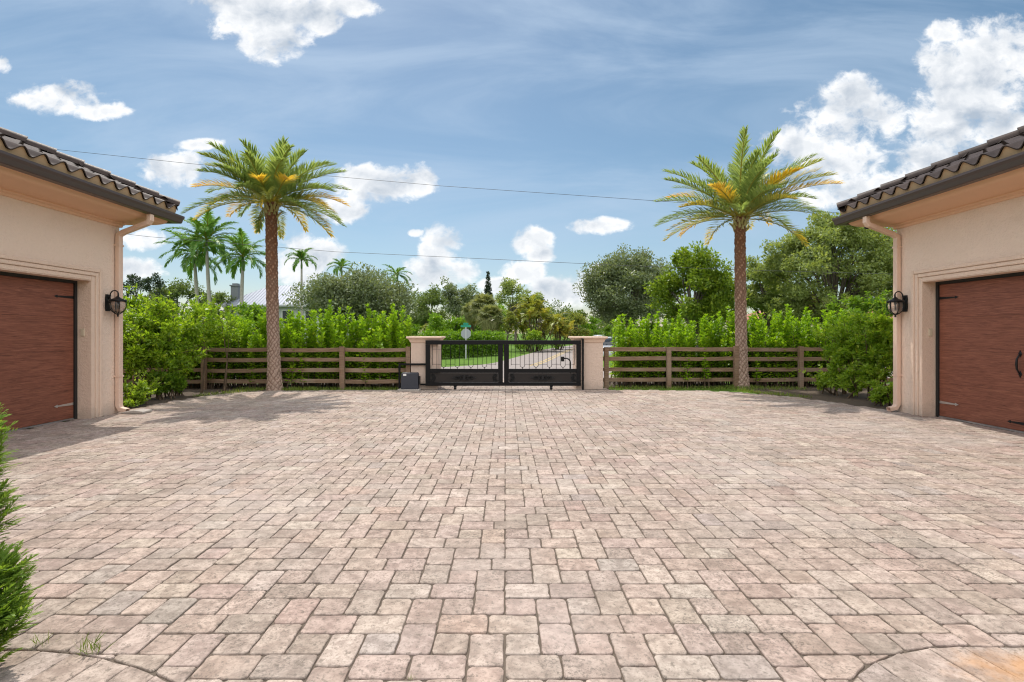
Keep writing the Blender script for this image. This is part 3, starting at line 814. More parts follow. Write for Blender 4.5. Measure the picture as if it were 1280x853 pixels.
lantern(GR[1], 10.80, 2.27, 'black scrolled wall lantern beside the right garage door')

def door_keypad(X, y, label):
    r = thing('keypad', (X(0.11), y, 1.60), label, 'keypad', 'keypads in the door reveals')
    mb = MB(); mb.box(X(0.075), X(0.155), y-0.026, y-0.0125, 1.59, 1.745); mb.build('housing', MAT['beige'], r, bevel=0.006)
    mb = MB(); mb.box(X(0.083), X(0.147), y-0.034, y-0.0262, 1.605, 1.72); mb.build('flip_cover', MAT['beige'], r, bevel=0.005)
door_keypad(GL[1], 10.07, 'beige keypad in the reveal of the left garage door')
door_keypad(GR[1], 10.33, 'beige keypad in the reveal of the right garage door')
# small camera under the right eave
r = thing('eave_camera', (7.86, 11.42, 4.0), 'small dark security camera under the right roof corner', 'camera')
mb = MB(); mb.lathe([(0.05, 0.10), (0.05, 0.075), (0.02, 0.07)], 7.98, 11.50, 3.98, 12); mb.build('mount', MAT['white'], r, True)
mb = MB(); mb.tube([(7.98, 11.50, 4.0), (7.93, 11.36, 3.985)], [0.05, 0.05], 12); mb.build('camera_body', MAT['black'], r, True)
mb = MB(); mb.tube([(7.929, 11.358, 3.985), (7.926, 11.349, 3.984)], [0.03, 0.03], 12); mb.build('lens', MAT['glass'], r)

# ================================================================== GATE
def pillar(xc, y, label, w=0.80, h=1.56):
    r = thing('gate_pillar', (xc, y, 0), label, 'pillar', 'stucco pillars at the driveway gate')
    hw = w/2
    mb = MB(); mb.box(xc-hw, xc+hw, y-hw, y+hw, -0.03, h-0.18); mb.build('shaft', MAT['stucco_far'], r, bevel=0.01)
    mb = MB(); R4 = (xc-hw, xc+hw, y-hw, y+hw)
    prof = [(0.0, h-0.18), (0.02, h-0.175), (0.03, h-0.15), (0.05, h-0.10), (0.085, h-0.065), (0.112, h-0.055), (0.12, h-0.05), (0.12, h-0.01), (0.112, h)]
    ring_sweep(mb, R4, prof, closed=False); n = len(prof)*4
    mb.f.append((n-4, n-3, n-2, n-1)); mb.f.append((3, 2, 1, 0))
    mb.build('cap', MAT['trim'], r)
    return r
PY = GATE_Y + 0.52
pillar(at(530.5, 417, PY-0.4).x, PY, 'stucco gate pillar left of the gate, beside the black operator box')
pillar(at(737, 417, PY-0.4).x, PY, 'stucco gate pillar right of the gate, with a black post')

gx = lambda px: (px-VX)*GATE_Y/F
gz = lambda py: EYE-(py-VY)*GATE_Y/F
g = thing('sliding_gate', (gx(629), GATE_Y, 0), 'black iron sliding driveway gate with two barred panels', 'gate')
T = 0.035
def bar(mb, px0, px1, py0, py1, t=T): mb.box(gx(px0), gx(px1), GATE_Y-t, GATE_Y+t, gz(py1), gz(py0))
mb = MB()
bar(mb, 532, 726, 425.6, 430.9)                                  # top rail
bar(mb, 532, 726, 478.2, 482.4, 0.045)                           # bottom rail
for a, b in ((532, 537.6), (622.6, 628.6), (630.0, 636.2), (720.6, 726)):
    mb.box(gx(a), gx(b), GATE_Y-T+0.003, GATE_Y+T-0.003, gz(478.1), gz(431.0))
mb.build('gate_frame', MAT['gate'], g, bevel=0.006)
for a, b in ((537.6, 622.6), (636.2, 720.6)):
    mb = MB(); mb.box(gx(a), gx(b), GATE_Y-0.03, GATE_Y+0.03, gz(466.4), gz(461.2)); mb.build('middle_rail', MAT['gate'], g, bevel=0.005)
    mb = MB(); mb.box(gx(a)+0.002, gx(b)-0.002, GATE_Y-0.004, GATE_Y+0.004, gz(478), gz(466.6)); mb.build('kick_panel', MAT['panel'], g)
    # bars: alternating plain bars and long U loops with little knuckles
    mb = MB(); n = 15; zb, zt_ = gz(461.1), gz(431.1); step = (gx(b)-gx(a))/(n)
    for i in range(n):
        x = gx(a)+step*(i+0.5)
        if i % 3 == 1:
            mb.tube([(x, GATE_Y, zb), (x, GATE_Y, zt_)], 0.0075, 6)
        else:
            mb.tube([(x, GATE_Y, zb+0.10), (x, GATE_Y, zt_)], 0.0075, 6)
        if i % 3 == 2 and i+1 < n:
            pts = [(x+step/2-math.cos(k/8*math.pi)*step/2, GATE_Y, zb+0.10-math.sin(k/8*math.pi)*0.06) for k in range(9)]
            mb.tube(pts, 0.0075, 6)
            mb.lathe([(0.006, -0.018), (0.018, 0.0), (0.006, 0.018)], x+step/2, GATE_Y, zb+0.02, 6)
        if i % 3 != 2 and i+1 < n:
            for zz in (zb+0.13, zt_-0.13): mb.tube([(x, GATE_Y, zz), (x+step, GATE_Y, zz)], 0.006, 6)
    x = gx(a)+step*0.5
    mb.build('bars', MAT['gate'], g)
    # ornaments on the kick panel
    def scroll(mb, cx, cz, s1, s2, k=1.0):
        pts = []
        for i in range(20):
            t_ = i/19; an = t_*2*math.pi*1.3; rr = 0.075*k*(1-0.78*t_); pts.append((cx+s1*(0.07*k-rr*math.cos(an))*1.0, GATE_Y-0.017, cz+s2*rr*math.sin(an)))
        mb.tube(pts, 0.0125, 6)
    zc = (gz(478)+gz(466.6))/2; xc = (gx(a)+gx(b))/2
    mb = MB()
    for sx_ in (1, -1):
        for sz_ in (1, -1):
            scroll(mb, xc+sx_*0.02, zc+sz_*0.005, sx_, sz_); scroll(mb, xc+sx_*0.17, zc+sz_*0.002, sx_, sz_, 0.75)
        mb.prism([(xc+sx_*0.36, zc), (xc+sx_*0.30, zc+0.035), (xc+sx_*0.25, zc), (xc+sx_*0.30, zc-0.035)], -0.03, -0.005, lambda a_, b_, d_: (a_, GATE_Y+d_, b_))
    mb.prism([(xc-0.04, zc), (xc, zc+0.085), (xc+0.04, zc), (xc, zc-0.085)], -0.032, -0.005, lambda a_, b_, d_: (a_, GATE_Y+d_, b_))
    mb.build('ornament', MAT['black'], g)
    for xe, sx_ in ((gx(a)+0.03, 1), (gx(b)-0.03, -1)):
        mb = MB()
        for sz_ in (1, -1): scroll(mb, xe, zc+sz_*0.06, sx_, sz_, 0.8); scroll(mb, xe+sx_*0.05, zc+sz_*0.01, sx_, sz_, 0.6)
        mb.build('corner_scroll', MAT['black'], g)
for px in (569, 689):
    mb = MB(); x = gx(px)
    mb.prism([(x-0.05, gz(482.5)), (x+0.05, gz(482.5)), (x+0.028, 0.05), (x-0.028, 0.05)], -0.02, 0.02, lambda a_, b_, d_: (a_, GATE_Y+d_, b_))
    br = mb.build('wheel_bracket', MAT['gate'], g)
    mb = MB(); mb.tube([(x, GATE_Y-0.032, 0.045), (x, GATE_Y+0.032, 0.045)], [0.04, 0.04], 14); mb.build('wheel', MAT['black'], g, True)
mb = MB(); mb.box(gx(505), gx(760), GATE_Y-0.012, GATE_Y+0.012, 0.001, 0.006); tag(mb.build('gate_track', MAT['black'], None), 'thin dark steel track on the pavers under the gate', 'track')
# catch post on the right, guide frame on the left, operator
mb = MB(); mb.box(gx(727.4), gx(729.6), GATE_Y-0.05, GATE_Y+0.02, 0.0, gz(424.5)); mb.box(gx(726.2), gx(729.6), GATE_Y-0.06, GATE_Y+0.03, gz(424.4), gz(423.6))
tag(mb.build('catch_post', MAT['gate'], None, bevel=0.004), 'slim black steel post between gate and right pillar', 'post')
r = thing('gate_guide', (gx(505), GATE_Y, 0), 'black steel guide bar left of the gate above the operator box', 'gate guide')
mb = MB(); mb.box(gx(497.6), gx(531.5), GATE_Y+0.045, GATE_Y+0.09, gz(457.0), gz(454.6)); mb.build('guide_rail', MAT['gate'], r, bevel=0.004)
mb = MB(); mb.box(gx(497.6), gx(500.0), GATE_Y+0.045, GATE_Y+0.09, 0.0, gz(457.1)); mb.build('leg', MAT['gate'], r, bevel=0.004)
mb = MB(); mb.box(gx(524.8), gx(531.5), GATE_Y+0.045, GATE_Y+0.085, gz(482), gz(480)); mb.build('chain_bar', MAT['gate'], r)
r = thing('gate_operator', (gx(514.5), GATE_Y-0.2, 0), 'charcoal gate motor box on a concrete pad by left pillar', 'gate motor')
mb = MB(); mb.box(gx(500.5), gx(527), GATE_Y-0.42, GATE_Y-0.05, -0.02, 0.05); mb.build('pad', MAT['concrete'], r, bevel=0.012)
xa, xb = gx(504.4), gx(524.8); zb, zt_ = 0.052, gz(465.2)
mb = MB(); mb.prism([(xa-0.01, zb), (xb+0.01, zb), (xb, zt_-0.03), (xb-0.03, zt_), (xa+0.03, zt_), (xa, zt_-0.03)], GATE_Y-0.36, GATE_Y-0.10, lambda a_, b_, d_: (a_, d_, b_))
mb.build('cover', MAT['opbox'], r, bevel=0.015)
mb = MB(); mb.box(xa+0.06, xa+0.15, GATE_Y-0.365, GATE_Y-0.3605, zt_-0.085, zt_-0.03); mb.build('sticker', MAT['white'], r)
mb = MB(); mb.box(xb+0.012, xb+0.05, GATE_Y-0.30, GATE_Y-0.18, zb+0.12, zt_-0.10); mb.build('latch_housing', MAT['black'], r, bevel=0.006)

# keypad on a gooseneck beyond the gate
kz = 17.6; kp = at(703.3, 448.6, kz)
r = thing('gooseneck_keypad', (at(713, 417, kz).x, kz, 0), 'black gooseneck keypad post standing just beyond the gate', 'keypad post')
xx = at(713, 417, kz).x
mb = MB(); mb.tube([(xx, kz, 0), (xx, kz, kp.z-0.13), (xx-0.02, kz, kp.z-0.06), (xx-0.07, kz, kp.z-0.01), (xx-0.14, kz, kp.z+0.012), (kp.x+0.04, kz, kp.z+0.012)], 0.022, 8); mb.build('gooseneck', MAT['black'], r, True)
mb = MB(); mb.box(kp.x-0.055, kp.x+0.05, kz-0.07, kz+0.05, kp.z-0.09, kp.z+0.07); mb.build('keypad_box', MAT['black'], r, bevel=0.006)
mb = MB(); mb.box(xx-0.08, xx+0.08, kz-0.08, kz+0.08, -0.01, 0.012); mb.build('base_plate', MAT['black'], r)

# ================================================================== FENCES
def fence(x_pillar, posts, x_end, y, label, seed):
    rng = random.Random(seed)
    r = thing('ranch_fence', ((x_pillar+x_end)/2, y, 0), label, 'fence', 'brown four rail fences beside the gate')
    for x in posts:
        mb = MB(); w = 0.062+rng.uniform(0, 0.008); h = 1.25+rng.uniform(-0.02, 0.03); ln = rng.uniform(-0.012, 0.012)
        vs = [(x-w, y-w, -0.04), (x+w, y-w, -0.04), (x+w, y+w, -0.04), (x-w, y+w, -0.04), (x-w+ln, y-w, h), (x+w+ln, y-w, h), (x+w+ln, y+w, h-0.01), (x-w+ln, y+w, h-0.01)]
        mb.add(vs, [(0, 3, 2, 1), (4, 5, 6, 7), (0, 1, 5, 4), (1, 2, 6, 5), (2, 3, 7, 6), (3, 0, 4, 7)])
        mb.build('post', MAT['plank'], r, bevel=0.008)
    stops = [x_pillar]+list(posts)+[x_end]
    for zc in (0.225, 0.545, 0.875, 1.165):
        for i in range(len(stops)-1):
            xa, xb = stops[i], stops[i+1]
            if xa > xb: xa, xb = xb, xa
            n = 7; sag = rng.uniform(0.0, 0.022); dz0, dz1 = rng.uniform(-.015, .015), rng.uniform(-.015, .015); hh = 0.058+rng.uniform(-.004, .004); yy = y+0.066+rng.uniform(0, .004)
            vs = []
            for k in range(n):
                t_ = k/(n-1); x = xa+0.003+(xb-xa-0.006)*t_; z = zc+dz0*(1-t_)+dz1*t_-sag*math.sin(math.pi*t_)
                vs += [(x, yy, z-hh), (x, yy, z+hh), (x, yy+0.036, z+hh), (x, yy+0.036, z-hh)]
            fs = [(0, 1, 2, 3), tuple((n-1)*4+k for k in (3, 2, 1, 0))]
            for k in range(n-1):
                for q in range(4): fs.append((k*4+q, k*4+(q+1) % 4, (k+1)*4+(q+1) % 4, (k+1)*4+q))
            mb = MB(); mb.add(vs, fs); mb.build('rail', MAT['plank'], r, bevel=0.005)
fx = lambda px, y: (px-VX)*y/F
fence(fx(513, FENCE_L), [fx(p, FENCE_L) for p in (510.5, 428, 341, 255, 170)], fx(130, FENCE_L), FENCE_L, 'brown wooden four rail ranch fence left of the gate', 3)
fence(fx(754, FENCE_R), [fx(p, FENCE_R) for p in (758, 836, 920, 1001, 1083)], fx(1120, FENCE_R), FENCE_R, 'brown wooden four rail ranch fence right of the gate', 4)

# ================================================================== DATE PALMS
def date_palm(px, py, crown_py, label, seed, spread, trunk_px, lean, lo, bend):
    rng = np.random.default_rng(seed); base = ground_at(px, py); d = base.y
    top = at(px, crown_py, d).z
    root = thing('date_palm', base, label, 'palm tree', 'date palms inside the gate')
    # trunk: rows of cut leaf bases in a spiral diamond lattice
    nz, na = 300, 72; V = []; S = []
    r0 = trunk_px*d/F/2*0.77
    for i in range(nz+1):
        t = i/nz; z = -0.04+(top+0.05)*t
        r = r0*(1.0+0.42*math.exp(-t*14)-0.10*t+0.14*max(0, (t-0.86)/0.14)**2*(1-0.4*max(0, (t-0.95)/0.05)))
        cx = lean*math.sin(t*1.6); cy = 0
        for k in range(na):
            th = 2*math.pi*k/na; A_ = th/(2*math.pi)*9 + 0.16*math.sin(z*6+seed)+0.10*math.sin(th*2+z*17)+0.06*math.sin(z*41+th*3)
            p = z/0.17+0.14*math.sin(th*3+z*5)+0.10*math.sin(th*2-z*11+seed)
            a = (A_+p) % 1.0; b = (A_-p) % 1.0
            h_ = min(1-abs(2*a-1), 1-abs(2*b-1))      # 0 at the lattice, 1 in the cell
            vert = (a+1-b)/2; boot = min(1, h_*2.0)*(0.45+0.55*vert); cell = math.sin(math.floor(A_+p)*12.9+math.floor(A_-p)*78.2)
            rr = r*(1+0.17*boot)+0.006*cell+rng.normal()*0.003
            V.append((base.x+cx+math.cos(th)*rr, base.y+cy+math.sin(th)*rr, z)); S.append(boot*(0.85+0.2*cell))
    Fc = []
    for i in range(nz):
        for k in range(na): Fc.append((i*na+k, i*na+(k+1) % na, (i+1)*na+(k+1) % na, (i+1)*na+k))
    mesh_obj('trunk', V, np.array(Fc), MAT['datetrunk'], root, True, 0, {'scar': ('FLOAT', S)})
    c = np.array([base.x+lean*math.sin(1.6), base.y, top-0.04])
    n = 54
    for i in range(n):
        t = (i+0.5)/n                              # 0 lowest, 1 spear
        az = i*2.39996+rng.normal()*0.12
        elev = R(lo+(74-lo)*t**1.3+rng.normal()*5)
        L = spread*(0.90+0.18*rng.random())*(1.0 if t < 0.85 else 0.80)
        droop = R(bend-12*t)+rng.normal()*0.10
        yel = max(0.0, rng.normal()*0.35+0.85-1.2*abs(t-0.42)) if rng.random() < 0.5 and 0.12 < t < 0.72 else 0.0
        c0 = 0.45+0.3*rng.random()
        old = t < 0.10
        def age(u, yel=yel, c0=c0, old=old):
            if old: return 0.15+0.9*u*u*rng.random()
            return yel*min(1, max(0, (u-c0+0.35)/0.35))*(0.7+0.5*rng.random())
        o = c+np.array([math.cos(az), math.sin(az), 0])*0.13+np.array([0, 0, 0.16*t])
        V, Fa, A = frond_geo(rng, o, az, elev, L, droop, 62, 0.47, 0.036, 0.40, 0.13, age, 0.30, rng.normal()*0.35, stalk_r=0.022)
        mesh_obj('frond', V, Fa, MAT['date'], root, False, 0, {'age': ('FLOAT', A)})
    # cut leaf bases round the top of the trunk
    mb = MB()
    for i in range(26):
        az = i*2.39996; el = R(45+25*(i % 3)); zz = -0.38+0.34*i/26
        p = Vector(c)+Vector((math.cos(az)*r0*0.95, math.sin(az)*r0*0.95, zz)); q = p+Vector((math.cos(az)*math.cos(el), math.sin(az)*math.cos(el), math.sin(el)))*0.22
        mb.tube([p, q], [0.045, 0.022], 5)
    mb.build('leaf_bases', MAT['rachis'], root)
    return root
date_palm(343.5, 487.5, 254, 'date palm with spreading yellow tipped crown, left of the gate', 21, 2.02, 17.5, -0.10, -2, 50)
date_palm(927.5, 484.2, 272, 'date palm with upright crown and gold patches, right of the gate', 34, 2.42, 16.5, -0.06, 9, 44)

# ================================================================== FAR PALMS
def feather_palm(name, label, px, crown_py, d, frond_px, n, seed, group=None, mat='royal', trunk_px=4.2, lo=-25, hi=80, droop=75, shaft=True, base_px=None, age0=0.0, leaf=0.25, width=0.030, sag=0.55, nleaf=46):
    rng = np.random.default_rng(seed); c = at(px, crown_py, d); b = Vector((c.x if base_px is None else (base_px-VX)*d/F, d, -0.045))
    root = thing(name, b, label, 'palm tree', group); L = frond_px*d/F; r = trunk_px*d/F/2
    mb = MB(); mb.tube([b, b.lerp(c, 0.3)+Vector((0.05, 0, 0)), b.lerp(c, 0.7), c-Vector((0, 0, 0.10*L))], [r*1.35, r*1.05, r, r*0.75], 10); mb.build('trunk', MAT['palebark'], root, True)
    if shaft:
        mb = MB(); mb.tube([c-Vector((0, 0, 0.42*L)), c-Vector((0, 0, 0.25*L)), c+Vector((0, 0, 0.02))], [r*0.85, r*1.0, r*0.5], 8); mb.build('crownshaft', MAT['crownshaft'], root, True)
    for i in range(n):
        t = (i+0.5)/n; az = i*2.39996+rng.normal()*0.15; el = R(lo+(hi-lo)*t+rng.normal()*5)
        V, Fa, A = frond_geo(rng, np.array(c), az, el, L*(0.85+0.25*rng.random())*(1 if t < 0.9 else 0.7), R(droop)*(1-0.35*t), nleaf, L*leaf, L*width, 0.15, 0.1, (lambda u: age0*rng.random()), sag, rng.normal()*0.3, stalk_r=0.012*L)
        mesh_obj('frond', V, Fa, MAT[mat], root, False, 0, {'age': ('FLOAT', A)})
    return root
RG = 'royal palms behind the left hedge'
feather_palm('royal_palm', 'tall royal palm, highest of three behind the left hedge', 258, 300, 45, 47, 22, 41, RG, base_px=264)
feather_palm('royal_palm', 'royal palm with leftmost drooping fronds, behind the left bushes', 243, 317, 47, 44, 20, 42, RG, base_px=250)
feather_palm('royal_palm', 'royal palm beside the slate chimney left of date palm trunk', 304, 321, 44, 42, 21, 43, RG, base_px=299)
feather_palm('slender_palm', 'small slender palm with arching fronds above the metal roof', 377, 326, 52, 25, 16, 44, None, trunk_px=2.8, lo=10, hi=80, droop=120)
feather_palm('crown_palm', 'palm crown poking up behind the grey green oak', 427, 335, 50, 22, 13, 45, None, trunk_px=3, lo=0, hi=70, droop=110)
feather_palm('drooping_palm', 'dark drooping palm right of the grey green oak', 496, 343, 52, 24, 14, 46, None, trunk_px=4, lo=-20, hi=60, droop=85)

# ================================================================== TREES
def T_(name, label, px, top, d, wpx, bottom, leaf, leaves, size, seed, **k):
    """tree whose crown spans wpx pixels and top..bottom rows at distance d"""
    w = wpx*d/F/2; zt_ = at(px, top, d).z; zb = max(0.4, at(px, bottom, d).z)
    c = ((px-VX)*d/F, d, (zt_+zb)/2); rr = (w/1.0, w*k.pop('deep', 0.9), (zt_-zb)/2)
    return tree(name, label, k.pop('cat', 'tree'), (c[0], d, -0.045), c, rr, leaf, leaves, size, seed, **k)
T_('oak_tree', 'rounded grey green oak left of the gate behind the hedge', 449, 336, 36, 160, 425, 'oak', 56000, 0.17, 51, lobes=36, per=12, clump_r=0.2, lobe_r=0.34, low=-0.95, fill=0.6)
T_('oak_tree', 'wide dusty grey oak right of the gate, left of bright green tree', 788, 307, 46, 122, 428, 'oak', 56000, 0.20, 52, lobes=38, per=11, clump_r=0.2, lobe_r=0.36, low=-0.98, fill=0.6)
T_('broadleaf_tree', 'dense bright green tree between grey oak and right date palm', 868, 297, 31, 112, 436, 'lush_yellow', 26000, 0.19, 53, lobes=32, per=12, clump_r=0.14, lobe_r=0.34, low=-0.95, fill=0.6)
T_('spreading_oak', 'large airy pale green oak behind the right garage', 1042, 270, 29, 190, 415, 'oak_light', 60000, 0.16, 54, lobes=66, per=13, clump_r=0.095, lobe_r=0.27, fill=0.72, low=-0.98, trunk_r=0.15)
T_('spreading_oak', 'lower airy oak beyond the right fence, left of the largest oak', 962, 318, 34, 74, 425, 'oak_light', 19000, 0.17, 55, lobes=20, per=10, clump_r=0.17, lobe_r=0.36, low=-0.8)
T_('round_tree', 'dark green round tree above the hedge beside metal roofed house', 318, 384, 29, 75, 440, 'lush', 9000, 0.16, 56, lobes=12, per=9, low=-0.8)
T_('sparse_pine', 'sparse dark pine nearest the left garage downspout', 166, 338, 52, 26, 400, 'darkneedle', 1300, 0.22, 57, lobes=16, per=5, lobe_r=0.35, clump_r=0.16, fill=0.75, trunk_r=0.12)
T_('sparse_pine', 'sparse dark pine between left downspout and royal palms', 193, 343, 54, 26, 400, 'darkneedle', 1500, 0.22, 58, lobes=14, per=5, lobe_r=0.35, clump_r=0.18, fill=0.75, trunk_r=0.12)
T_('hazy_tree', 'olive grey tree low behind the royal palm trunks', 222, 347, 58, 72, 410, 'farleaf', 7000, 0.26, 59, lobes=14, per=9, low=-0.8)
T_('hazy_tree', 'low olive tree between the royal palms and chimney', 270, 362, 60, 44, 410, 'farleaf', 4500, 0.24, 60, lobes=10, per=8, low=-0.8)
# trees behind the gate
T_('leafy_tree', 'medium green tree right of the drooping palm', 535, 364, 66, 62, 412, 'farleaf', 6000, 0.28, 61, lobes=12, per=9, low=-0.8)
T_('grey_tree', 'tall silvery tree behind the gate, left of the pointed conifer', 577, 352, 72, 62, 410, 'oak', 6500, 0.30, 62, lobes=14, per=9, clump_r=0.17, low=-0.8)
T_('grey_tree', 'grey green tree behind the gate, right of the pointed conifer', 645, 351, 78, 60, 405, 'oak_light', 5500, 0.32, 63, lobes=14, per=8, clump_r=0.17, low=-0.8)
T_('dark_tree', 'small dark tree top right of the grey tree behind gate', 674, 366, 80, 18, 405, 'darkneedle', 1600, 0.30, 64, lobes=7, per=6, low=-0.8)
T_('green_bush_tree', 'vivid green bushy tree above the clipped hedge behind stop sign', 556, 392, 44, 52, 426, 'lush', 6500, 0.19, 65, lobes=12, per=9, low=-0.9)
T_('olive_tree', 'small olive tree above the road, right end of palm cluster', 719, 388, 62, 44, 428, 'olive', 5200, 0.22, 66, lobes=12, per=8, low=-0.9)
T_('small_tree', 'little dark tree left of the dusty grey oak', 737, 392, 82, 26, 425, 'lush', 2600, 0.28, 67, lobes=8, per=8, low=-0.9)
T_('small_tree', 'tiny round tree top above the road, behind olive tree', 722, 382, 100, 20, 418, 'farleaf', 1600, 0.36, 68, lobes=7, per=7, low=-0.9)
T_('golden_shrub', 'yellow leaved shrub left of the golden palm cluster', 634, 390, 48, 24, 420, 'olive', 2600, 0.17, 69, lobes=9, per=7, low=-0.9, cat='shrub', trunk_r=0.1)
BG = 'dense green trees closing the view behind the gate'
T_('backdrop_tree', 'dense dark green tree behind the drooping palm', 512, 380, 88, 66, 424, 'lush', 5000, 0.36, 161, lobes=14, per=8, low=-0.98, group=BG)
T_('backdrop_tree', 'dense grey green tree filling behind the stop sign', 585, 374, 92, 80, 424, 'farleaf', 6500, 0.36, 162, lobes=16, per=8, low=-0.98, group=BG)
T_('backdrop_tree', 'dark tree directly behind the fan palms', 628, 380, 88, 60, 424, 'lush', 5000, 0.34, 163, lobes=14, per=8, low=-0.98, group=BG)
T_('backdrop_tree', 'broad green tree behind the golden clumping palms', 680, 382, 90, 76, 424, 'farleaf', 6000, 0.36, 164, lobes=16, per=8, low=-0.98, group=BG)
def conifer(px, top, bottom, d, wpx, label, seed):
    rng = np.random.default_rng(seed); b = Vector(((px-VX)*d/F, d, -0.045)); h_ = at(px, top, d).z; zb = at(px, bottom, d).z; w = wpx*d/F/2
    root = thing('pointed_conifer', b, label, 'tree'); cl = []
    for i in range(15):
        t = i/14; z = zb+(h_-zb)*t; rad = w*(1-t)**0.8
        for k in range(7):
            a = rng.random()*6.28; cl.append([b.x+math.cos(a)*rad*0.7, d+math.sin(a)*rad*0.7, z, max(0.12, rad*0.38), 0.5])
    V, Fa = clump_leaves(rng, cl, 3000, 0.26, 0.35); mesh_obj('crown', V, Fa, MAT['darkneedle'], root)
    mb = MB(); mb.tube([b, (b.x, d, h_)], [0.2, 0.03], 8); mb.build('trunk', MAT['bark'], root, True)
conifer(610, 341, 372, 84, 11, 'narrow pointed dark conifer rising behind the gate', 70)
# fan palms and golden clumping palms behind the gate
def fan_palm(label, px, crown_py, d, rpx, seed, group):
    rng = np.random.default_rng(seed); c = at(px, crown_py, d); b = Vector((c.x, d, -0.045)); root = thing('fan_palm', b, label, 'palm tree', group)
    rad = rpx*d/F
    mb = MB(); mb.tube([b, b.lerp(c, 0.5), c], [0.2, 0.17, 0.15], 9); mb.build('trunk', MAT['stem'], root, True)
    Vs = []; Fs = []; As = []; o = 0
    for i in range(52):
        t = (i+0.5)/52; az = i*2.39996; el = R(-75+150*t+rng.normal()*6)
        dv = np.array([math.cos(az)*math.cos(el), math.sin(az)*math.cos(el), math.sin(el)]); hub = np.array(c)+dv*rad*0.5
        sd = np.array([-math.sin(az), math.cos(az), 0]); up = np.cross(dv, sd)*-1
        age = 1.2 if t < 0.10 else (0.35*rng.random() if t < 0.5 else 0.05)
        for k in range(17):
            a = (k/16-0.5)*3.6; dd = dv*math.cos(a)+sd*math.sin(a); tip = hub+dd*rad*0.62+np.array([0, 0, -0.26*rad*(0.6+abs(a)/2)])
            w = sd*math.cos(a)*-0.5+dv*math.sin(a)*0.5; w = w/max(np.linalg.norm(w), 1e-6)*0.045*rad
            m = hub*0.5+tip*0.5+np.array([0, 0, 0.10*rad])
            Vs += [hub, m+w, tip, m-w]; Fs.append((o, o+1, o+2, o+3)); As += [age]*4; o += 4
    mesh_obj('crown', np.array(Vs), np.array(Fs), MAT['sabal'], root, False, 0, {'age': ('FLOAT', As)})
FG = 'fan palms behind the gate'
fan_palm('taller fan palm behind the clipped hedge, with visible trunk', 605, 383, 52, 20, 71, FG)
fan_palm('shaggy fan palm with hanging skirt beside golden palms', 614, 396, 50, 19, 72, FG)
fan_palm('darker fan palm just right of the stop sign', 590, 390, 54, 15, 73, FG)
def clump_palm(label, px, top, bottom, d, wpx, seed, nst, mat='areca', ya=0.45):
    rng = np.random.default_rng(seed); b = Vector(((px-VX)*d/F, d, -0.045)); root = thing('clumping_palm', b, label, 'palm tree', 'golden clumping palms by the road')
    w = wpx*d/F/2; zt_ = at(px, top, d).z; zb = at(px, bottom, d).z; Vs = []; Fs = []; As = []; o = 0; mb = MB()
    for i in range(nst):
        x = b.x+rng.normal()*w*0.42; y = d+rng.normal()*w*0.4; z = zb+(zt_-zb)*(0.15+0.6*rng.random())*(1-0.5*abs(x-b.x)/w)
        mb.tube([(b.x+(x-b.x)*0.4, d+(y-d)*0.4, -0.04), (x, y, z)], [0.05, 0.035], 5)
        for k in range(9):
            az = rng.random()*6.28; el = R(15+65*rng.random()); yl = ya*rng.random()**1.5
            V, Fa, A = frond_geo(rng, np.array([x, y, z]), az, el, w*0.62*(0.8+0.4*rng.random()), R(95), 18, w*0.20, w*0.036, 0.25, 0.12, (lambda u: yl), 0.5, 0.0, stalk_r=0.02)
            Vs.append(V); Fs.append(Fa+o); As.append(A); o += len(V)
    mesh_obj('crown', np.concatenate(Vs), np.concatenate(Fs), MAT[mat], root, False, 0, {'age': ('FLOAT', np.concatenate(As))}); mb.build('stems', MAT['stem'], root, True)
clump_palm('large golden green clumping palm in the middle behind the gate', 664, 366, 428, 50, 62, 74, 20)
clump_palm('smaller orange tinted clumping palm right of the large one', 696, 384, 430, 54, 44, 75, 14, ya=0.6)
clump_palm('bright green clumping palm left of the stop sign', 540, 398, 430, 46, 34, 76, 10, ya=0.1)
# far-off wood closing the horizon
rng = np.random.default_rng(80); cl = []
for i in range(420):
    x = rng.uniform(-190, 190); y = rng.uniform(120, 150); hgt = 1.5+rng.random()**1.5*5.0
    for z in np.arange(0.4, hgt, 1.6): cl.append([x+rng.normal()*0.8, y, z, 1.3+rng.random(), 0.8])
V, Fa = clump_leaves(rng, cl, 42000, 0.75, 0.6)
tag(mesh_obj('far_wood', V, Fa, MAT['farleaf'], None), 'far off belt of mixed green trees along the horizon', 'wood', None, 'stuff')

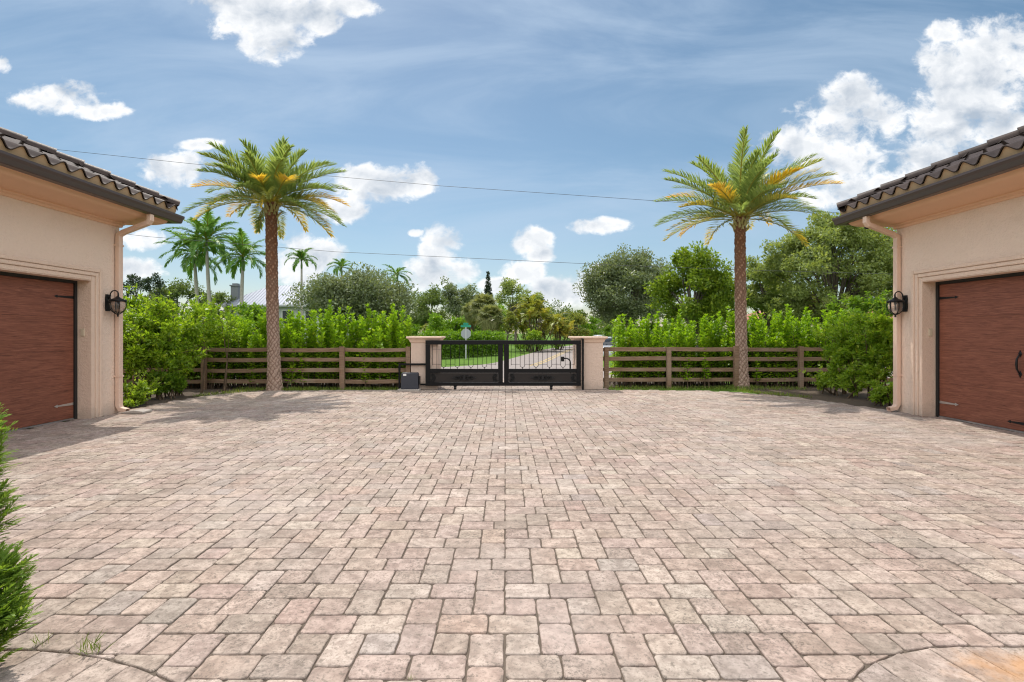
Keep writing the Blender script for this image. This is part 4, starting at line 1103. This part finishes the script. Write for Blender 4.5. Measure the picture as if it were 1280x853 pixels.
# ================================================================== HEDGES AND SHRUBS
def shoot_hedge(label, x0, x1, y0, y1, hmin, hmax, seed, density, leaf='clusia', size=0.135):
    """upright shoots with pairs of paddle leaves, uneven on top"""
    rng = np.random.default_rng(seed); root = thing('hedge', ((x0+x1)/2, (y0+y1)/2, -0.02), label, 'hedge', 'clusia hedges behind the fences')
    P = []; D = []; N = []; L = []; st = MB(); n = int((x1-x0)*(y1-y0)*density)
    ns = int((x1-x0)*(y1-y0)*12); spires = []
    for i in range(ns):
        sx, sy = x0+(x1-x0)*((i*0.618034) % 1.0), rng.uniform(y0, y1); b_ = 0.5+0.5*math.sin(sx*1.7+seed)*math.sin(sx*0.83+1.3*seed)
        spires.append((sx, sy, (hmin+(hmax-hmin)*(0.25*b_+0.25*rng.random()+0.5*rng.random()**2.2))*(0.72+0.28*min(1, (sy-y0)/0.6))))
    for i in range(n):
        sx, sy, sh = spires[i % ns]; tall = i < ns
        x = sx+rng.normal()*(0.06 if tall else 0.17); y = sy+rng.normal()*0.14; hh = sh if tall else sh*(0.50+0.45*rng.random())
        lx, ly = (sx-x)*0.8+rng.normal()*0.06, (sy-y)*0.8+rng.normal()*0.06
        st.tube([(x, y, -0.02), (x+lx*0.4, y+ly*0.4, hh*0.5), (x+lx, y+ly, hh-0.03)], [0.012, 0.008, 0.004], 4, cap=False)
        z = 0.12+rng.random()*0.2; k = rng.random()*6
        while z < hh:
            t = z/hh; c = np.array([x+lx*t, y+ly*t, z])
            for q in range(3):
                a = k+q*2.094+rng.normal()*0.3; el = R(38+22*rng.random()) if t > 0.75 else R(5+40*rng.random())
                dv = np.array([math.cos(a)*math.cos(el), math.sin(a)*math.cos(el), math.sin(el)])
                P.append(c+dv*0.02*rng.random()); D.append(dv); N.append(np.array([-math.cos(a)*math.sin(el), -math.sin(a)*math.sin(el), math.cos(el)])+rng.normal(size=3)*0.25)
                L.append(size*(0.8+0.5*rng.random()))
            k += 1.05; z += 0.06+rng.random()*0.035
        for q in range(4):
            a = q*1.57+k; dv = np.array([math.cos(a)*0.45, math.sin(a)*0.45, 0.9]); P.append(np.array([x+lx, y+ly, hh])); D.append(dv); N.append(np.array([-math.cos(a), -math.sin(a), 0.5])); L.append(size*0.85)
    P, D, N, L = map(np.array, (P, D, N, L)); V, Fa = leaf_quads(P, D, unit(N), L, L*0.60)
    mesh_obj('foliage', V, Fa, MAT[leaf], root); st.build('stems', MAT['stem'], root)
    return root
shoot_hedge('bright green paddle leaved hedge behind the left fence', -11.8, -2.95, 15.68, 17.0, 1.75, 2.75, 90, 78)
shoot_hedge('bright green paddle leaved hedge behind the right fence', 3.6, 11.8, 16.1, 17.5, 1.75, 2.65, 91, 78)

def shrub(name, label, lobes, leaves, size, leaf, seed, aspect=0.5, sprigs=0, group=None, clump=0.25, per=14):
    """lobes: (x, y, z, r). leafy clumps on the lobes, stems up from the ground"""
    rng = np.random.default_rng(seed); cx = sum(l[0] for l in lobes)/len(lobes); cy = sum(l[1] for l in lobes)/len(lobes)
    root = thing(name, (cx, cy, -0.016), label, 'shrub', group); cl = []
    for x, y, z, r_ in lobes:
        for k in range(per):
            e = rng.normal(size=3); e /= np.linalg.norm(e); q = np.array([x, y, z])+e*r_*(0.45+0.55*rng.random())
            if q[2] > 0.06: cl.append([*q, r_*clump*(0.6+0.8*rng.random()), 0.8])
    V, Fa = clump_leaves(rng, cl, leaves, size, aspect, 0.25, 0.5)
    Q = V.reshape(-1, 4, 3); Q = Q[Q[:, :, 2].min(axis=1) > 0.0]; V = [Q.reshape(-1, 3)]
    st = MB()
    for x, y, z, r_ in lobes:
        st.tube([(cx, cy, -0.04), (cx+(x-cx)*0.5, cy+(y-cy)*0.5, -0.045), (cx+(x-cx)*0.95, cy+(y-cy)*0.95, -0.03)], [0.015, 0.014, 0.012], 5)
        for k in range(3):
            e = Vector((rng.normal()*0.5, rng.normal()*0.5, 0.6)).normalized()*r_*0.7
            st.tube([(cx+(x-cx)*0.92+rng.normal()*0.08, cy+(y-cy)*0.92+rng.normal()*0.08, -0.016), (x, y, z*0.5), (x+e.x, y+e.y, z+e.z)], [0.022, 0.014, 0.005], 5, cap=False)
    for i in range(sprigs):                     # young arching twigs that break the outline
        x, y, z, r_ = lobes[rng.integers(len(lobes))]; e = rng.normal(size=3); e[2] = abs(e[2])+0.3; e /= np.linalg.norm(e)
        p0 = np.array([x, y, z])+e*r_*0.7; ln = 0.25+0.35*rng.random(); p1 = p0+e*ln+np.array([rng.normal()*0.1, rng.normal()*0.1, -0.03]); st.tube([tuple(p0), tuple((p0+p1)/2+np.array([0, 0, 0.03])), tuple(p1)], [0.006, 0.004, 0.002], 4, cap=False)
        m = 16; t = rng.random(m)*0.95+0.05; P = p0+(p1-p0)*t[:, None]; D = e+rng.normal(size=(m, 3))*0.7; Vv, _ = leaf_quads(P, D, unit(rng.normal(size=(m, 3))*0.5+np.array([0, 0, 1])), size*(0.7+0.6*rng.random(m)), size*aspect*(0.7+0.6*rng.random(m))); V.append(Vv)
    V = np.concatenate(V); mesh_obj('foliage', V, np.arange(len(V)).reshape(-1, 4), MAT[leaf], root); st.build('stems', MAT['stem'], root)
    return root
def lob(px, py, d, rpx): p = at(px, py, d); return (p.x, p.y, p.z, rpx*d/F)
shrub('leafy_shrub', 'big rounded leafy shrub beside the left garage wall',
      [lob(180, 415, 13.4, 34), lob(222, 415, 13.9, 36), lob(256, 408, 14.6, 22), lob(195, 448, 13.2, 36), lob(220, 450, 13.8, 28), lob(168, 395, 14.2, 24), lob(284, 414, 15.0, 14), lob(170, 440, 12.9, 24), lob(203, 468, 13.4, 20), lob(205, 398, 14.2, 24), lob(150, 420, 13.4, 30)], 15000, 0.105, 'bush', 101, 0.5, 110)
shrub('low_shrub', 'low lime green shrub at the foot of left downspout', [lob(170, 492, 11.9, 15), lob(160, 502, 11.6, 14), lob(183, 488, 12.2, 10), lob(150, 495, 11.9, 16)], 2600, 0.085, 'lime', 102, 0.5, 16)
shrub('low_shrub', 'low dark shrub under the big left shrub, near the fence end', [lob(215, 478, 13.3, 14), lob(222, 481, 13.9, 9), lob(198, 478, 13.0, 14)], 2600, 0.09, 'bush_dark', 103, 0.5, 14)
shrub('leafy_shrub', 'big dark leafy shrub beside the right garage downspout',
      [lob(1085, 424, 13.4, 32), lob(1055, 434, 14.2, 26), lob(1035, 430, 15.0, 18), lob(1108, 425, 13.0, 30), lob(1065, 450, 13.8, 28), lob(1100, 455, 13.1, 28), lob(1072, 420, 14.4, 18), lob(1130, 430, 12.8, 30)], 12000, 0.105, 'bush', 104, 0.5, 90)
shrub('low_shrub', 'low bright shrub in front of the big right shrub', [lob(1045, 474, 13.9, 14), lob(1070, 476, 13.3, 15), lob(1030, 478, 14.4, 10), lob(1088, 472, 13.0, 12)], 3200, 0.10, 'lime', 105, 0.5, 18)
shrub('low_shrub', 'small shrub at the foot of the right downspout', [lob(1100, 497, 11.9, 11), lob(1110, 492, 11.8, 12), lob(1095, 488, 12.3, 10)], 1700, 0.08, 'lime', 106, 0.5, 10)
shrub('leafy_shrub', 'tall leafy shrub between left fence end and royal palm trunks', [lob(250, 400, 18.5, 26), lob(275, 412, 18.6, 26), lob(232, 425, 18.2, 30), lob(262, 440, 18.2, 30), lob(205, 415, 18.4, 30), lob(225, 455, 18.0, 26)], 9000, 0.12, 'bush', 107, 0.5, 50)
shrub('leafy_shrub', 'dark shrub mass behind the right hedge under the airy oak', [lob(940, 412, 21, 18), lob(985, 428, 21, 16), lob(1030, 430, 21, 16), lob(1060, 400, 20, 26), lob(1095, 395, 20, 30), lob(1010, 425, 20, 20)], 9000, 0.14, 'bush_dark', 108, 0.5, 40)
# clipped hedge and roadside shrubs behind the gate
rng = np.random.default_rng(110); cl = []
for i in range(150):
    t = i/149; x = -5.2+4.9*t; y = 33.5+7.5*t
    for z in np.arange(0.25, 1.65, 0.32):
        for q in range(2): cl.append([x+rng.normal()*0.15, y+rng.uniform(-0.55, 0.55), z+rng.normal()*0.05, 0.28, 0.9])
h_ = thing('clipped_hedge', (-2.75, 37.2, -0.045), 'long clipped green hedge behind the stop sign', 'hedge')
V, Fa = clump_leaves(rng, cl, 17000, 0.15, 0.6); mesh_obj('foliage', V, Fa, MAT['hedge_far'], h_)
mb = MB()
for i in range(24): t = i/23; mb.tube([(-5.2+4.9*t, 33.5+7.5*t, -0.04), (-5.2+4.9*t, 33.5+7.5*t, 1.3)], [0.03, 0.015], 5)
mb.build('stems', MAT['stem'], h_)
shrub('roadside_shrub', 'round clipped lime shrub just right of the clipped hedge', [lob(664, 418, 46, 8), lob(670, 419, 46, 7)], 1300, 0.15, 'lime', 111)
shrub('roadside_shrub', 'low dark shrubs edging the lawn before the golden palms', [lob(650, 432, 44, 7), lob(676, 430, 46, 8), lob(695, 430, 48, 7), lob(660, 430, 47, 8)], 2400, 0.15, 'bush_dark', 112)
shrub('roadside_shrub', 'low green shrub row at the far right road edge', [lob(728, 417, 78, 6), lob(738, 418, 78, 6), lob(748, 417, 80, 6), lob(757, 417, 82, 6)], 2000, 0.22, 'hedge_far', 113)
shrub('roadside_shrub', 'dark shrub thicket under the dusty grey oak', [lob(765, 415, 50, 12), lob(790, 415, 48, 12), lob(815, 415, 46, 12), lob(840, 412, 40, 12)], 3600, 0.18, 'bush_dark', 114)

# foreground scale-leaved conifer at the left edge
def thuja(label, base, clumps, seed):
    rng = np.random.default_rng(seed); root = thing('dwarf_conifer', base, label, 'shrub'); Vs = []; Fs = []; o = 0; st = MB()
    for (x, y, z, r_) in clumps:
        st.tube([base, (base[0]*0.5+x*0.5, base[1]*0.5+y*0.5, z*0.55), (x, y, z)], [0.02, 0.014, 0.006], 5, cap=False)
        for i in range(int(430*r_/0.2)):
            d = rng.normal(size=3); d /= np.linalg.norm(d); c = np.array([x, y, z])+d*r_*rng.random()**0.45*0.8
            az = math.atan2(d[1], d[0])+rng.normal()*0.5; el = R(25+45*rng.random())
            V, Fa, A = frond_geo(rng, c, az, el, 0.10+0.05*rng.random(), R(25), 8, 0.042, 0.010, rng.normal()*0.3, 0.05, None, 0.05, 0.0, stalk_r=0.002, out_ang=0.75)
            Vs.append(V); Fs.append(Fa+o); o += len(V)
    mesh_obj('foliage', np.concatenate(Vs), np.concatenate(Fs), MAT['thuja'], root); st.build('stems', MAT['stem'], root)
thuja('feathery bright green conifer at the left edge of the paving', (-2.80, 2.45, 0.0),
      [(-2.66, 2.50, 1.12, 0.17), (-2.72, 2.55, 0.96, 0.19), (-2.66, 2.52, 0.72, 0.20), (-2.72, 2.45, 0.55, 0.19), (-2.54, 2.50, 0.24, 0.19), (-2.58, 2.42, 0.10, 0.16), (-2.78, 2.5, 0.35, 0.22), (-2.62, 2.62, 0.38, 0.13)], 120)

# grass: strip along the fences and round the palms
def blades(name, label, spots, seed, size=0.09, aspect=0.09):
    rng = np.random.default_rng(seed); P = np.array(spots); n = len(P)
    D = unit(np.stack([rng.normal(size=n)*0.5, rng.normal(size=n)*0.5, np.ones(n)], axis=1)); N = unit(rng.normal(size=(n, 3)))
    L = size*(0.5+rng.random(n)); V, Fa = leaf_quads(P, D, N, L, L*aspect)
    return mesh_obj(name, V, Fa, MAT['grassblade'], None)
rng = np.random.default_rng(130); sp = []
for i in range(2600): sp.append((rng.uniform(-8, -2.95), rng.uniform(15.12, 15.8), -0.03))
for i in range(3000): sp.append((rng.uniform(3.1, 9.0), rng.uniform(15.25, 16.2), -0.03))
for (x, y) in ((-5.97, 15.2), (7.25, 15.9)):
    for i in range(500):
        a = rng.random()*6.28; r_ = 0.25+0.3*rng.random(); sp.append((x+math.cos(a)*r_, y+math.sin(a)*r_*0.6, -0.005))
for i in range(700): t = rng.random(); sp.append((-8.1+1.0*t+rng.normal()*0.08, 13.6+1.5*t+rng.normal()*0.12, -0.01))
for i in range(700): t = rng.random(); sp.append((7.7-1.1*t+rng.normal()*0.08, 13.3+1.6*t+rng.normal()*0.12, -0.01))
tag(blades('verge_grass', '', sp, 131, 0.09), 'thin yellowish grass along the foot of the fences', 'grass', None, 'stuff')
def weed(px, py, label, n, seed, size=0.09, w=0.03):
    rng = np.random.default_rng(seed); b = ground_at(px, py); sp = [(b.x+rng.normal()*w, b.y+rng.normal()*w*0.5, -0.006) for _ in range(n)]
    tag(blades('weed_tuft', '', sp, seed+1, size, 0.05), label, 'weed', 'weeds in the paver joints')
weed(113, 815, 'wispy weed tuft in the joint by the lower left border', 40, 140, 0.085)
weed(52, 806, 'smaller weed at lower left beside the conifer', 14, 142, 0.08)
weed(32, 716, 'sparse weed in joint left of conifer middle', 16, 144, 0.06)
weed(514, 848, 'tiny moss tuft at bottom centre between two pavers', 30, 146, 0.022, 0.012)
weed(121, 521, 'little weed at the foot of left door surround', 18, 148, 0.09, 0.04)

# ================================================================== STREET SIGN, WIRES, HOUSES, CARS
sd_ = 34.5; sp0 = at(582.4, 417.3, sd_)
r = thing('stop_sign', (sp0.x, sd_, -0.045), 'grey back of octagonal stop sign with green street blades', 'street sign')
mb = MB(); mb.box(sp0.x-0.035, sp0.x+0.035, sd_-0.02, sd_+0.02, -0.045, sp0.z+0.42); mb.build('pole', MAT['galv'], r)
mb = MB(); ro = 0.345; mb.prism([(sp0.x+ro*math.cos(R(22.5+45*k)), sp0.z+ro*math.sin(R(22.5+45*k))) for k in range(8)], sd_+0.021, sd_+0.027, lambda a, b, d: (a, d, b)); mb.build('stop_plate', MAT['signback'], r)
mb = MB(); mb.box(sp0.x-0.34, sp0.x+0.34, sd_-0.008, sd_+0.008, sp0.z+0.43, sp0.z+0.57, None); mb.build('name_blade', MAT['signgreen'], r)
mb = MB(); m4 = Matrix.Translation((sp0.x, sd_, 0)) @ Matrix.Rotation(R(66), 4, 'Z'); mb.box(-0.34, 0.34, -0.008, 0.008, sp0.z+0.58, sp0.z+0.72, m4); mb.build('name_blade', MAT['signgreen'], r)
def wire(pts, d, label, rad):
    P = [at(px, py, d) for px, py in pts]
    cu = [];
    for i in range(len(P)-1):
        for k in range(6): cu.append(P[i].lerp(P[i+1], k/6))
    cu.append(P[-1]); mb = MB(); mb.tube(cu, rad, 5); tag(mb.build('overhead_wire', MAT['wire'], None, True), label, 'wire', 'overhead wires')
wire([(-420, 120), (60, 186), (240, 205), (550, 232.5), (830, 252), (1010, 264), (1300, 282), (1700, 300)], 24, 'upper overhead wire crossing the sky between both date palm crowns', 0.0095)
wire([(-420, 226), (185, 296), (420, 315), (600, 323.5), (775, 332), (940, 338), (1300, 348), (1700, 356)], 25, 'lower overhead wire crossing just above the distant trees', 0.0095)

# house with metal roof behind the left hedge
d = 60; r = thing('metal_roof_house', (-27, 64, -0.045), 'grey house with pale standing seam metal roof and slate chimney', 'house')
hx0, hx1 = at(272, 0, d).x, at(412, 0, d).x; ze = at(0, 381, d).z; zr = at(0, 356.5, d).z
mb = MB(); mb.box(hx0+0.6, hx1-0.6, d+0.6, d+9.4, -0.045, ze); mb.build('wall', MAT['housewall'], r)
rx0, rx1 = at(335, 0, d+4).x, at(366, 0, d+4).x
mb = MB(); mb.add([(hx0, d, ze), (hx1, d, ze), (hx1, d+10, ze), (hx0, d+10, ze), (rx0, d+5, zr+0.4), (rx1, d+5, zr+0.4)], [(0, 1, 5, 4), (1, 2, 5), (2, 3, 4, 5), (3, 0, 4), (0, 3, 2, 1)]); rf = mb.build('roof', MAT['metalroof'], r)
mb = MB(); sl = (zr+0.4-ze)/5
for i in range(34):
    x = hx0+(hx1-hx0)*(i+0.5)/34
    f = min(1, (x-hx0)/(rx0-hx0), (hx1-x)/(hx1-rx1)); mb.tube([(x, d, ze+0.03), (x, d+5*f, ze+0.03+sl*5*f)], 0.02, 4)
mb.build('roof_seams', MAT['metalroof'], rf)
mb = MB(); mb.box(hx0-0.02, hx1+0.02, d-0.12, d-0.005, ze-0.22, ze-0.01); mb.build('gutter', MAT['housewall'], r)
cx0, cx1 = at(281.5, 0, d).x, at(290.5, 0, d).x; cz = at(0, 353, d).z
mb = MB(); mb.box(cx0, cx1, d+1.2, d+2.0, ze-0.2, cz-0.35); mb.box(cx0-0.1, cx1+0.1, d+1.1, d+2.1, cz-0.345, cz-0.2); mb.box(cx0+0.12, cx1-0.12, d+1.3, d+1.9, cz-0.195, cz); mb.build('chimney', MAT['chimney'], r)
for px in (305, 330, 356, 385):
    x = at(px, 0, d).x; mb = MB(); mb.box(x-0.6, x+0.6, d+0.56, d+0.597, 2.6, 4.4); w_ = mb.build('window', MAT['white'], r); mb = MB(); mb.box(x-0.5, x+0.5, d+0.53, d+0.558, 2.7, 4.3); mb.build('pane', MAT['glass'], w_)
# house with red roof on the right
d = 42; r = thing('red_roof_house', (24, 46, -0.045), 'house with red clay roof glimpsed under the large oak', 'house')
hx0, hx1 = at(968, 0, d).x, at(1150, 0, d).x; ze = at(0, 400, d).z; zr = at(0, 385, d).z
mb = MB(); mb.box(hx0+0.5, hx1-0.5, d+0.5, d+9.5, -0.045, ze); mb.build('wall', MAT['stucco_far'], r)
mb = MB(); mb.add([(hx0, d, ze), (hx1, d, ze), (hx1, d+10, ze), (hx0, d+10, ze), (hx0+4.0, d+5, zr+0.9), (hx1-4.0, d+5, zr+0.9)], [(0, 1, 5, 4), (1, 2, 5), (2, 3, 4, 5), (3, 0, 4), (0, 3, 2, 1)]); rf = mb.build('roof', MAT['redroof'], r)
mb = MB()
for i in range(40):
    x = hx0+(hx1-hx0)*(i+0.5)/40; f = min(1, (x-hx0)/4.0, (hx1-x)/4.0); sl = (zr+0.9-ze)/5; mb.tube([(x, d, ze+0.03), (x, d+5*f, ze+0.03+sl*5*f)], 0.07, 5)
mb.build('roof_ridges', MAT['redroof'], rf)
for px in (985, 1020, 1060):
    x = at(px, 0, d).x; mb = MB(); mb.box(x-0.6, x+0.6, d+0.46, d+0.497, 0.9, 2.0); w_ = mb.build('window', MAT['white'], r); mb = MB(); mb.box(x-0.5, x+0.5, d+0.43, d+0.458, 1.0, 1.9); mb.build('pane', MAT['glass'], w_)

def car(label, x, y, rot, paint):
    M4 = Matrix.Translation((x, y, -0.03)) @ Matrix.Rotation(rot, 4, 'Z')
    root = thing('parked_car', (x, y, -0.03), label, 'car', 'cars by the road')
    def loft(mb, secs):
        vs = []; fs = []; n = len(secs[0])
        for s_ in secs: vs += [M4 @ Vector(p) for p in s_]
        for i in range(len(secs)-1):
            for k in range(n-1): fs.append((i*n+k, i*n+k+1, (i+1)*n+k+1, (i+1)*n+k))
        fs.append(tuple(range(n))); fs.append(tuple((len(secs)-1)*n+k for k in range(n))); mb.add(vs, fs)
    # length along local y, nose at -y
    st_ = [(-2.25, .62, .62, .30), (-2.15, .80, .72, .24), (-1.3, .88, .86, .22), (-0.85, .90, .93, .22), (0.9, .90, .95, .22), (1.6, .88, .98, .24), (2.15, .80, .95, .28), (2.25, .70, .80, .34)]
    mb = MB(); loft(mb, [[(-w, yy, lo), (-w*1.0, yy, hi-0.14), (-w*0.88, yy, hi), (w*0.88, yy, hi), (w, yy, hi-0.14), (w, yy, lo), (-w, yy, lo)][:6]+[] for yy, w, hi, lo in st_]); mb.build('body', paint, root, True, bevel=0.02)
    cab = [(-0.95, .78, .94), (-0.25, .66, 1.40), (0.75, .65, 1.44), (1.55, .70, 1.0)]
    mb = MB(); loft(mb, [[(-.80, yy, .90), (-w, yy, hi), (w, yy, hi), (.80, yy, .90)] for yy, w, hi in cab]); mb.build('glasshouse', MAT['glass'], root, True)
    mb = MB(); loft(mb, [[(-w-.01, yy, 1.385), (-w+.03, yy, hi+.02), (w-.03, yy, hi+.02), (w+.01, yy, 1.385)] for yy, w, hi in ((-0.27, .66, 1.40), (0.25, .66, 1.44), (0.78, .65, 1.43))]); mb.build('roof', paint, root, True)
    for sx in (-1, 1):
        for yy in (-1.4, 1.35):
            mb = MB(); mb.tube([M4 @ Vector((sx*.72, yy, .32)), M4 @ Vector((sx*.915, yy, .32))], [.32, .32], 18); tyre = mb.build('wheel', MAT['rubber'], root); mb = MB(); mb.tube([M4 @ Vector((sx*.90, yy, .32)), M4 @ Vector((sx*.925, yy, .32))], [.2, .19], 14); mb.build('rim', MAT['alu'], tyre)
        mb = MB(); mb.tube([M4 @ Vector((sx*.6, -2.22, .58)), M4 @ Vector((sx*.6, -2.275, .57))], [.11, .09], 10); mb.build('headlight', MAT['white'], root)
        mb = MB(); mb.tube([M4 @ Vector((sx*.88, -0.75, .98)), M4 @ Vector((sx*1.02, -0.72, 1.0))], [.06, .08], 8); mb.build('mirror', paint, root)
car('silver car beyond the right gate pillar, partly behind the hedge', at(760, 0, 34).x, 34.5, R(-18), MAT['silver'])
car('distant white car on the far bend of the road', at(748.5, 0, 72).x, 72, R(-30), MAT['whitecar'])

# ================================================================== SUN, SKY, CAMERA
sun_dir = Vector((-0.68, 2.15, 3.60)).normalized()
elev = math.asin(sun_dir.z); azim = math.atan2(sun_dir.x, sun_dir.y)      # from +Y towards +X
sl = bpy.data.lights.new('sun', 'SUN'); sl.energy = 3.4; sl.angle = R(0.53); sl.color = (1.0, 0.945, 0.86)
so = bpy.data.objects.new('sun', sl); COL.objects.link(so); so.location = (0, 0, 30); so.rotation_euler = (-sun_dir).to_track_quat('-Z', 'Y').to_euler()

w = bpy.data.worlds.new('World'); SC.world = w; w.use_nodes = True; nt = w.node_tree; nt.nodes.clear(); h = NT(nt)
sky = h.n('ShaderNodeTexSky', sky_type='NISHITA', sun_disc=False, sun_elevation=elev, sun_rotation=azim, altitude=0, air_density=1.0, dust_density=0.6, ozone_density=1.6)
SKY = 0.105
dirn = h.n('ShaderNodeTexCoord').outputs['Generated']
sp_ = h.n('ShaderNodeSeparateXYZ'); h.link(dirn, sp_.inputs[0]); dx, dy, dz = sp_.outputs
front = h.math('GREATER_THAN', dy, 0.08)
dyc = h.math('MAXIMUM', dy, 0.08)
u = h.math('DIVIDE', dx, dyc); v = h.math('DIVIDE', dz, dyc)
# cumulus: (x, y, half width, half height) in photo pixels -> slopes of the sky direction
CL = [(335, 18, 88, 34), (345, 48, 48, 30), (395, 22, 40, 26), (300, -2, 60, 20), (438, 8, 34, 14), (2, 80, 14, 12), (78, 122, 56, 21), (122, 138, 36, 11), (45, 128, 34, 11),
      (215, 212, 36, 20), (236, 205, 22, 16), (252, 181, 30, 8), (480, 232, 56, 20), (520, 226, 26, 18), (446, 222, 34, 15), (430, 262, 30, 15), (372, 330, 42, 30), (405, 318, 26, 18), (180, 300, 26, 14),
      (546, 318, 22, 34), (540, 342, 38, 22), (560, 300, 18, 16), (576, 340, 22, 16), (520, 291, 10, 5), (664, 303, 24, 18), (672, 318, 18, 10), (655, 340, 24, 14), (748, 282, 34, 10), (735, 285, 20, 8),
      (705, 366, 40, 17), (738, 356, 28, 18), (686, 360, 24, 12), (748, 340, 16, 10), (1046, 152, 52, 44), (1066, 122, 32, 26), (1000, 188, 52, 30), (1096, 146, 32, 30), (1056, 196, 60, 30),
      (1222, 96, 62, 56), (1270, 62, 66, 44), (1196, 146, 50, 56), (1250, 160, 90, 70), (1176, 206, 60, 30), (1090, 238, 90, 26), (1040, 246, 40, 18), (1184, 38, 22, 15), (620, 358, 24, 10), (165, 336, 40, 14)]
nco = h.n('ShaderNodeCombineXYZ'); h.link(u, nco.inputs[0]); h.link(h.math('MULTIPLY', v, 1.25), nco.inputs[1]); nco.inputs[2].default_value = 3.7
def nz_at(du, dv):
    a = h.n('ShaderNodeVectorMath', operation='ADD'); h.link(nco.outputs[0], a.inputs[0]); a.inputs[1].default_value = (du, dv, 0)
    return h.noise(a.outputs[0], 12.0, 9, 0.585, 0.30)
D = None
warp = h.noise(nco.outputs[0], 7, 3, 0.5)
for (cx, cy, rx_, ry_) in CL:
    a = h.math('MULTIPLY', h.math('SUBTRACT', u, (cx-VX)/F), F/rx_/1.09); b = h.math('MULTIPLY', h.math('SUBTRACT', v, (VY-cy)/F), F/ry_/1.09)
    dd = h.math('SUBTRACT', 1.0, h.math('ADD', h.math('MULTIPLY', a, a), h.math('MULTIPLY', b, b)))
    D = dd if D is None else h.math('SMOOTH_MAX', D, dd, 0.25)
n1 = nz_at(0, 0)
def soft_at(du, dv):
    a = h.n('ShaderNodeVectorMath', operation='ADD'); h.link(nco.outputs[0], a.inputs[0]); a.inputs[1].default_value = (du, dv, 0)
    return h.noise(a.outputs[0], 12.0, 4.5, 0.5, 0.30)
s1 = soft_at(0, 0); s2 = soft_at(-0.015, 0.04)
nf = h.noise(nco.outputs[0], 36.0, 7, 0.62, 0.4)
fld = h.math('ADD', h.math('ADD', D, h.math('MULTIPLY', h.math('SUBTRACT', n1, 0.52), 3.4)), h.math('MULTIPLY', h.math('SUBTRACT', nf, 0.52), 1.9))
alpha = h.smooth(fld, -0.32, 0.72)
thick = h.smooth(fld, 0.35, 1.35)
lit = h.math('MULTIPLY_ADD', h.math('SUBTRACT', s1, s2), 2.4, 0.78, clamp=True)
lit = h.math('SUBTRACT', lit, h.math('MULTIPLY', thick, 0.34), clamp=True)
ccol = h.mix(lit, (0.42, 0.49, 0.58, 1), (1.0, 1.0, 1.0, 1))
ccol = h.mix(1.0, ccol, (9.0, 9.0, 9.0, 1), 'MULTIPLY')
alpha = h.math('MULTIPLY', h.math('MULTIPLY', alpha, front), 0.96)
# thin high veil
vm = h.mapping(nco.outputs[0], (1.0, 3.2, 1), (0, 0, 2), (0, 0, R(18)))
veil = h.math('MULTIPLY', h.smooth(h.noise(vm, 1.7, 6, 0.6, 0.6), 0.30, 0.74), 0.58)
# unseen, extra bright clouds added behind the camera to fill shaded surfaces
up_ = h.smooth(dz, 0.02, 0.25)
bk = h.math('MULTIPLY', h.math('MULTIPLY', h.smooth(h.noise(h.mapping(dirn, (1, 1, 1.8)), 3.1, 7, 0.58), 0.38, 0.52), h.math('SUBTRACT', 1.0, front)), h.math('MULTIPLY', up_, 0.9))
hsv = h.n('ShaderNodeHueSaturation'); h.link(sky.outputs[0], hsv.inputs['Color']); hsv.inputs['Saturation'].default_value = 1.06; hsv.inputs['Hue'].default_value = 0.487; hsv.inputs['Value'].default_value = 0.82
base = h.mix(h.math('MULTIPLY', veil, up_), hsv.outputs[0], (4.4, 5.5, 6.9, 1))
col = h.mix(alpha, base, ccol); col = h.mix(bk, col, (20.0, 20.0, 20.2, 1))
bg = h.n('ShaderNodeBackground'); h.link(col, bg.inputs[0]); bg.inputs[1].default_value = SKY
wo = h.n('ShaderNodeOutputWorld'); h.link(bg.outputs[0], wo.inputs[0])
w.cycles.sampling_method = 'MANUAL'; w.cycles.sample_map_resolution = 1024

cam = bpy.data.cameras.new('camera'); co = bpy.data.objects.new('camera', cam); COL.objects.link(co)
co.location = (0, 0, EYE); co.rotation_euler = (R(90), 0, 0)
cam.sensor_width = 36; cam.lens = 36*F/1280; cam.shift_x = (640-VX)/1280; cam.shift_y = -(426.5-VY)/1280
cam.clip_start = 0.05; cam.clip_end = 6000
SC.camera = co
SC.view_settings.view_transform = 'Standard'; SC.view_settings.look = 'None'; SC.view_settings.exposure = 0.25; SC.view_settings.gamma = 1.0; SC.view_settings.use_curve_mapping = False
SC.render.engine = 'CYCLES'
cy = SC.cycles; cy.max_bounces = 7; cy.diffuse_bounces = 4; cy.glossy_bounces = 3; cy.transmission_bounces = 5; cy.transparent_max_bounces = 8; cy.caustics_reflective = False; cy.caustics_refractive = False
SC.cycles.pixel_filter_type = 'BLACKMAN_HARRIS'; SC.cycles.filter_width = 1.15; cy.denoising_prefilter = 'ACCURATE'; cy.use_denoising = True; cy.sample_clamp_indirect = 6.0
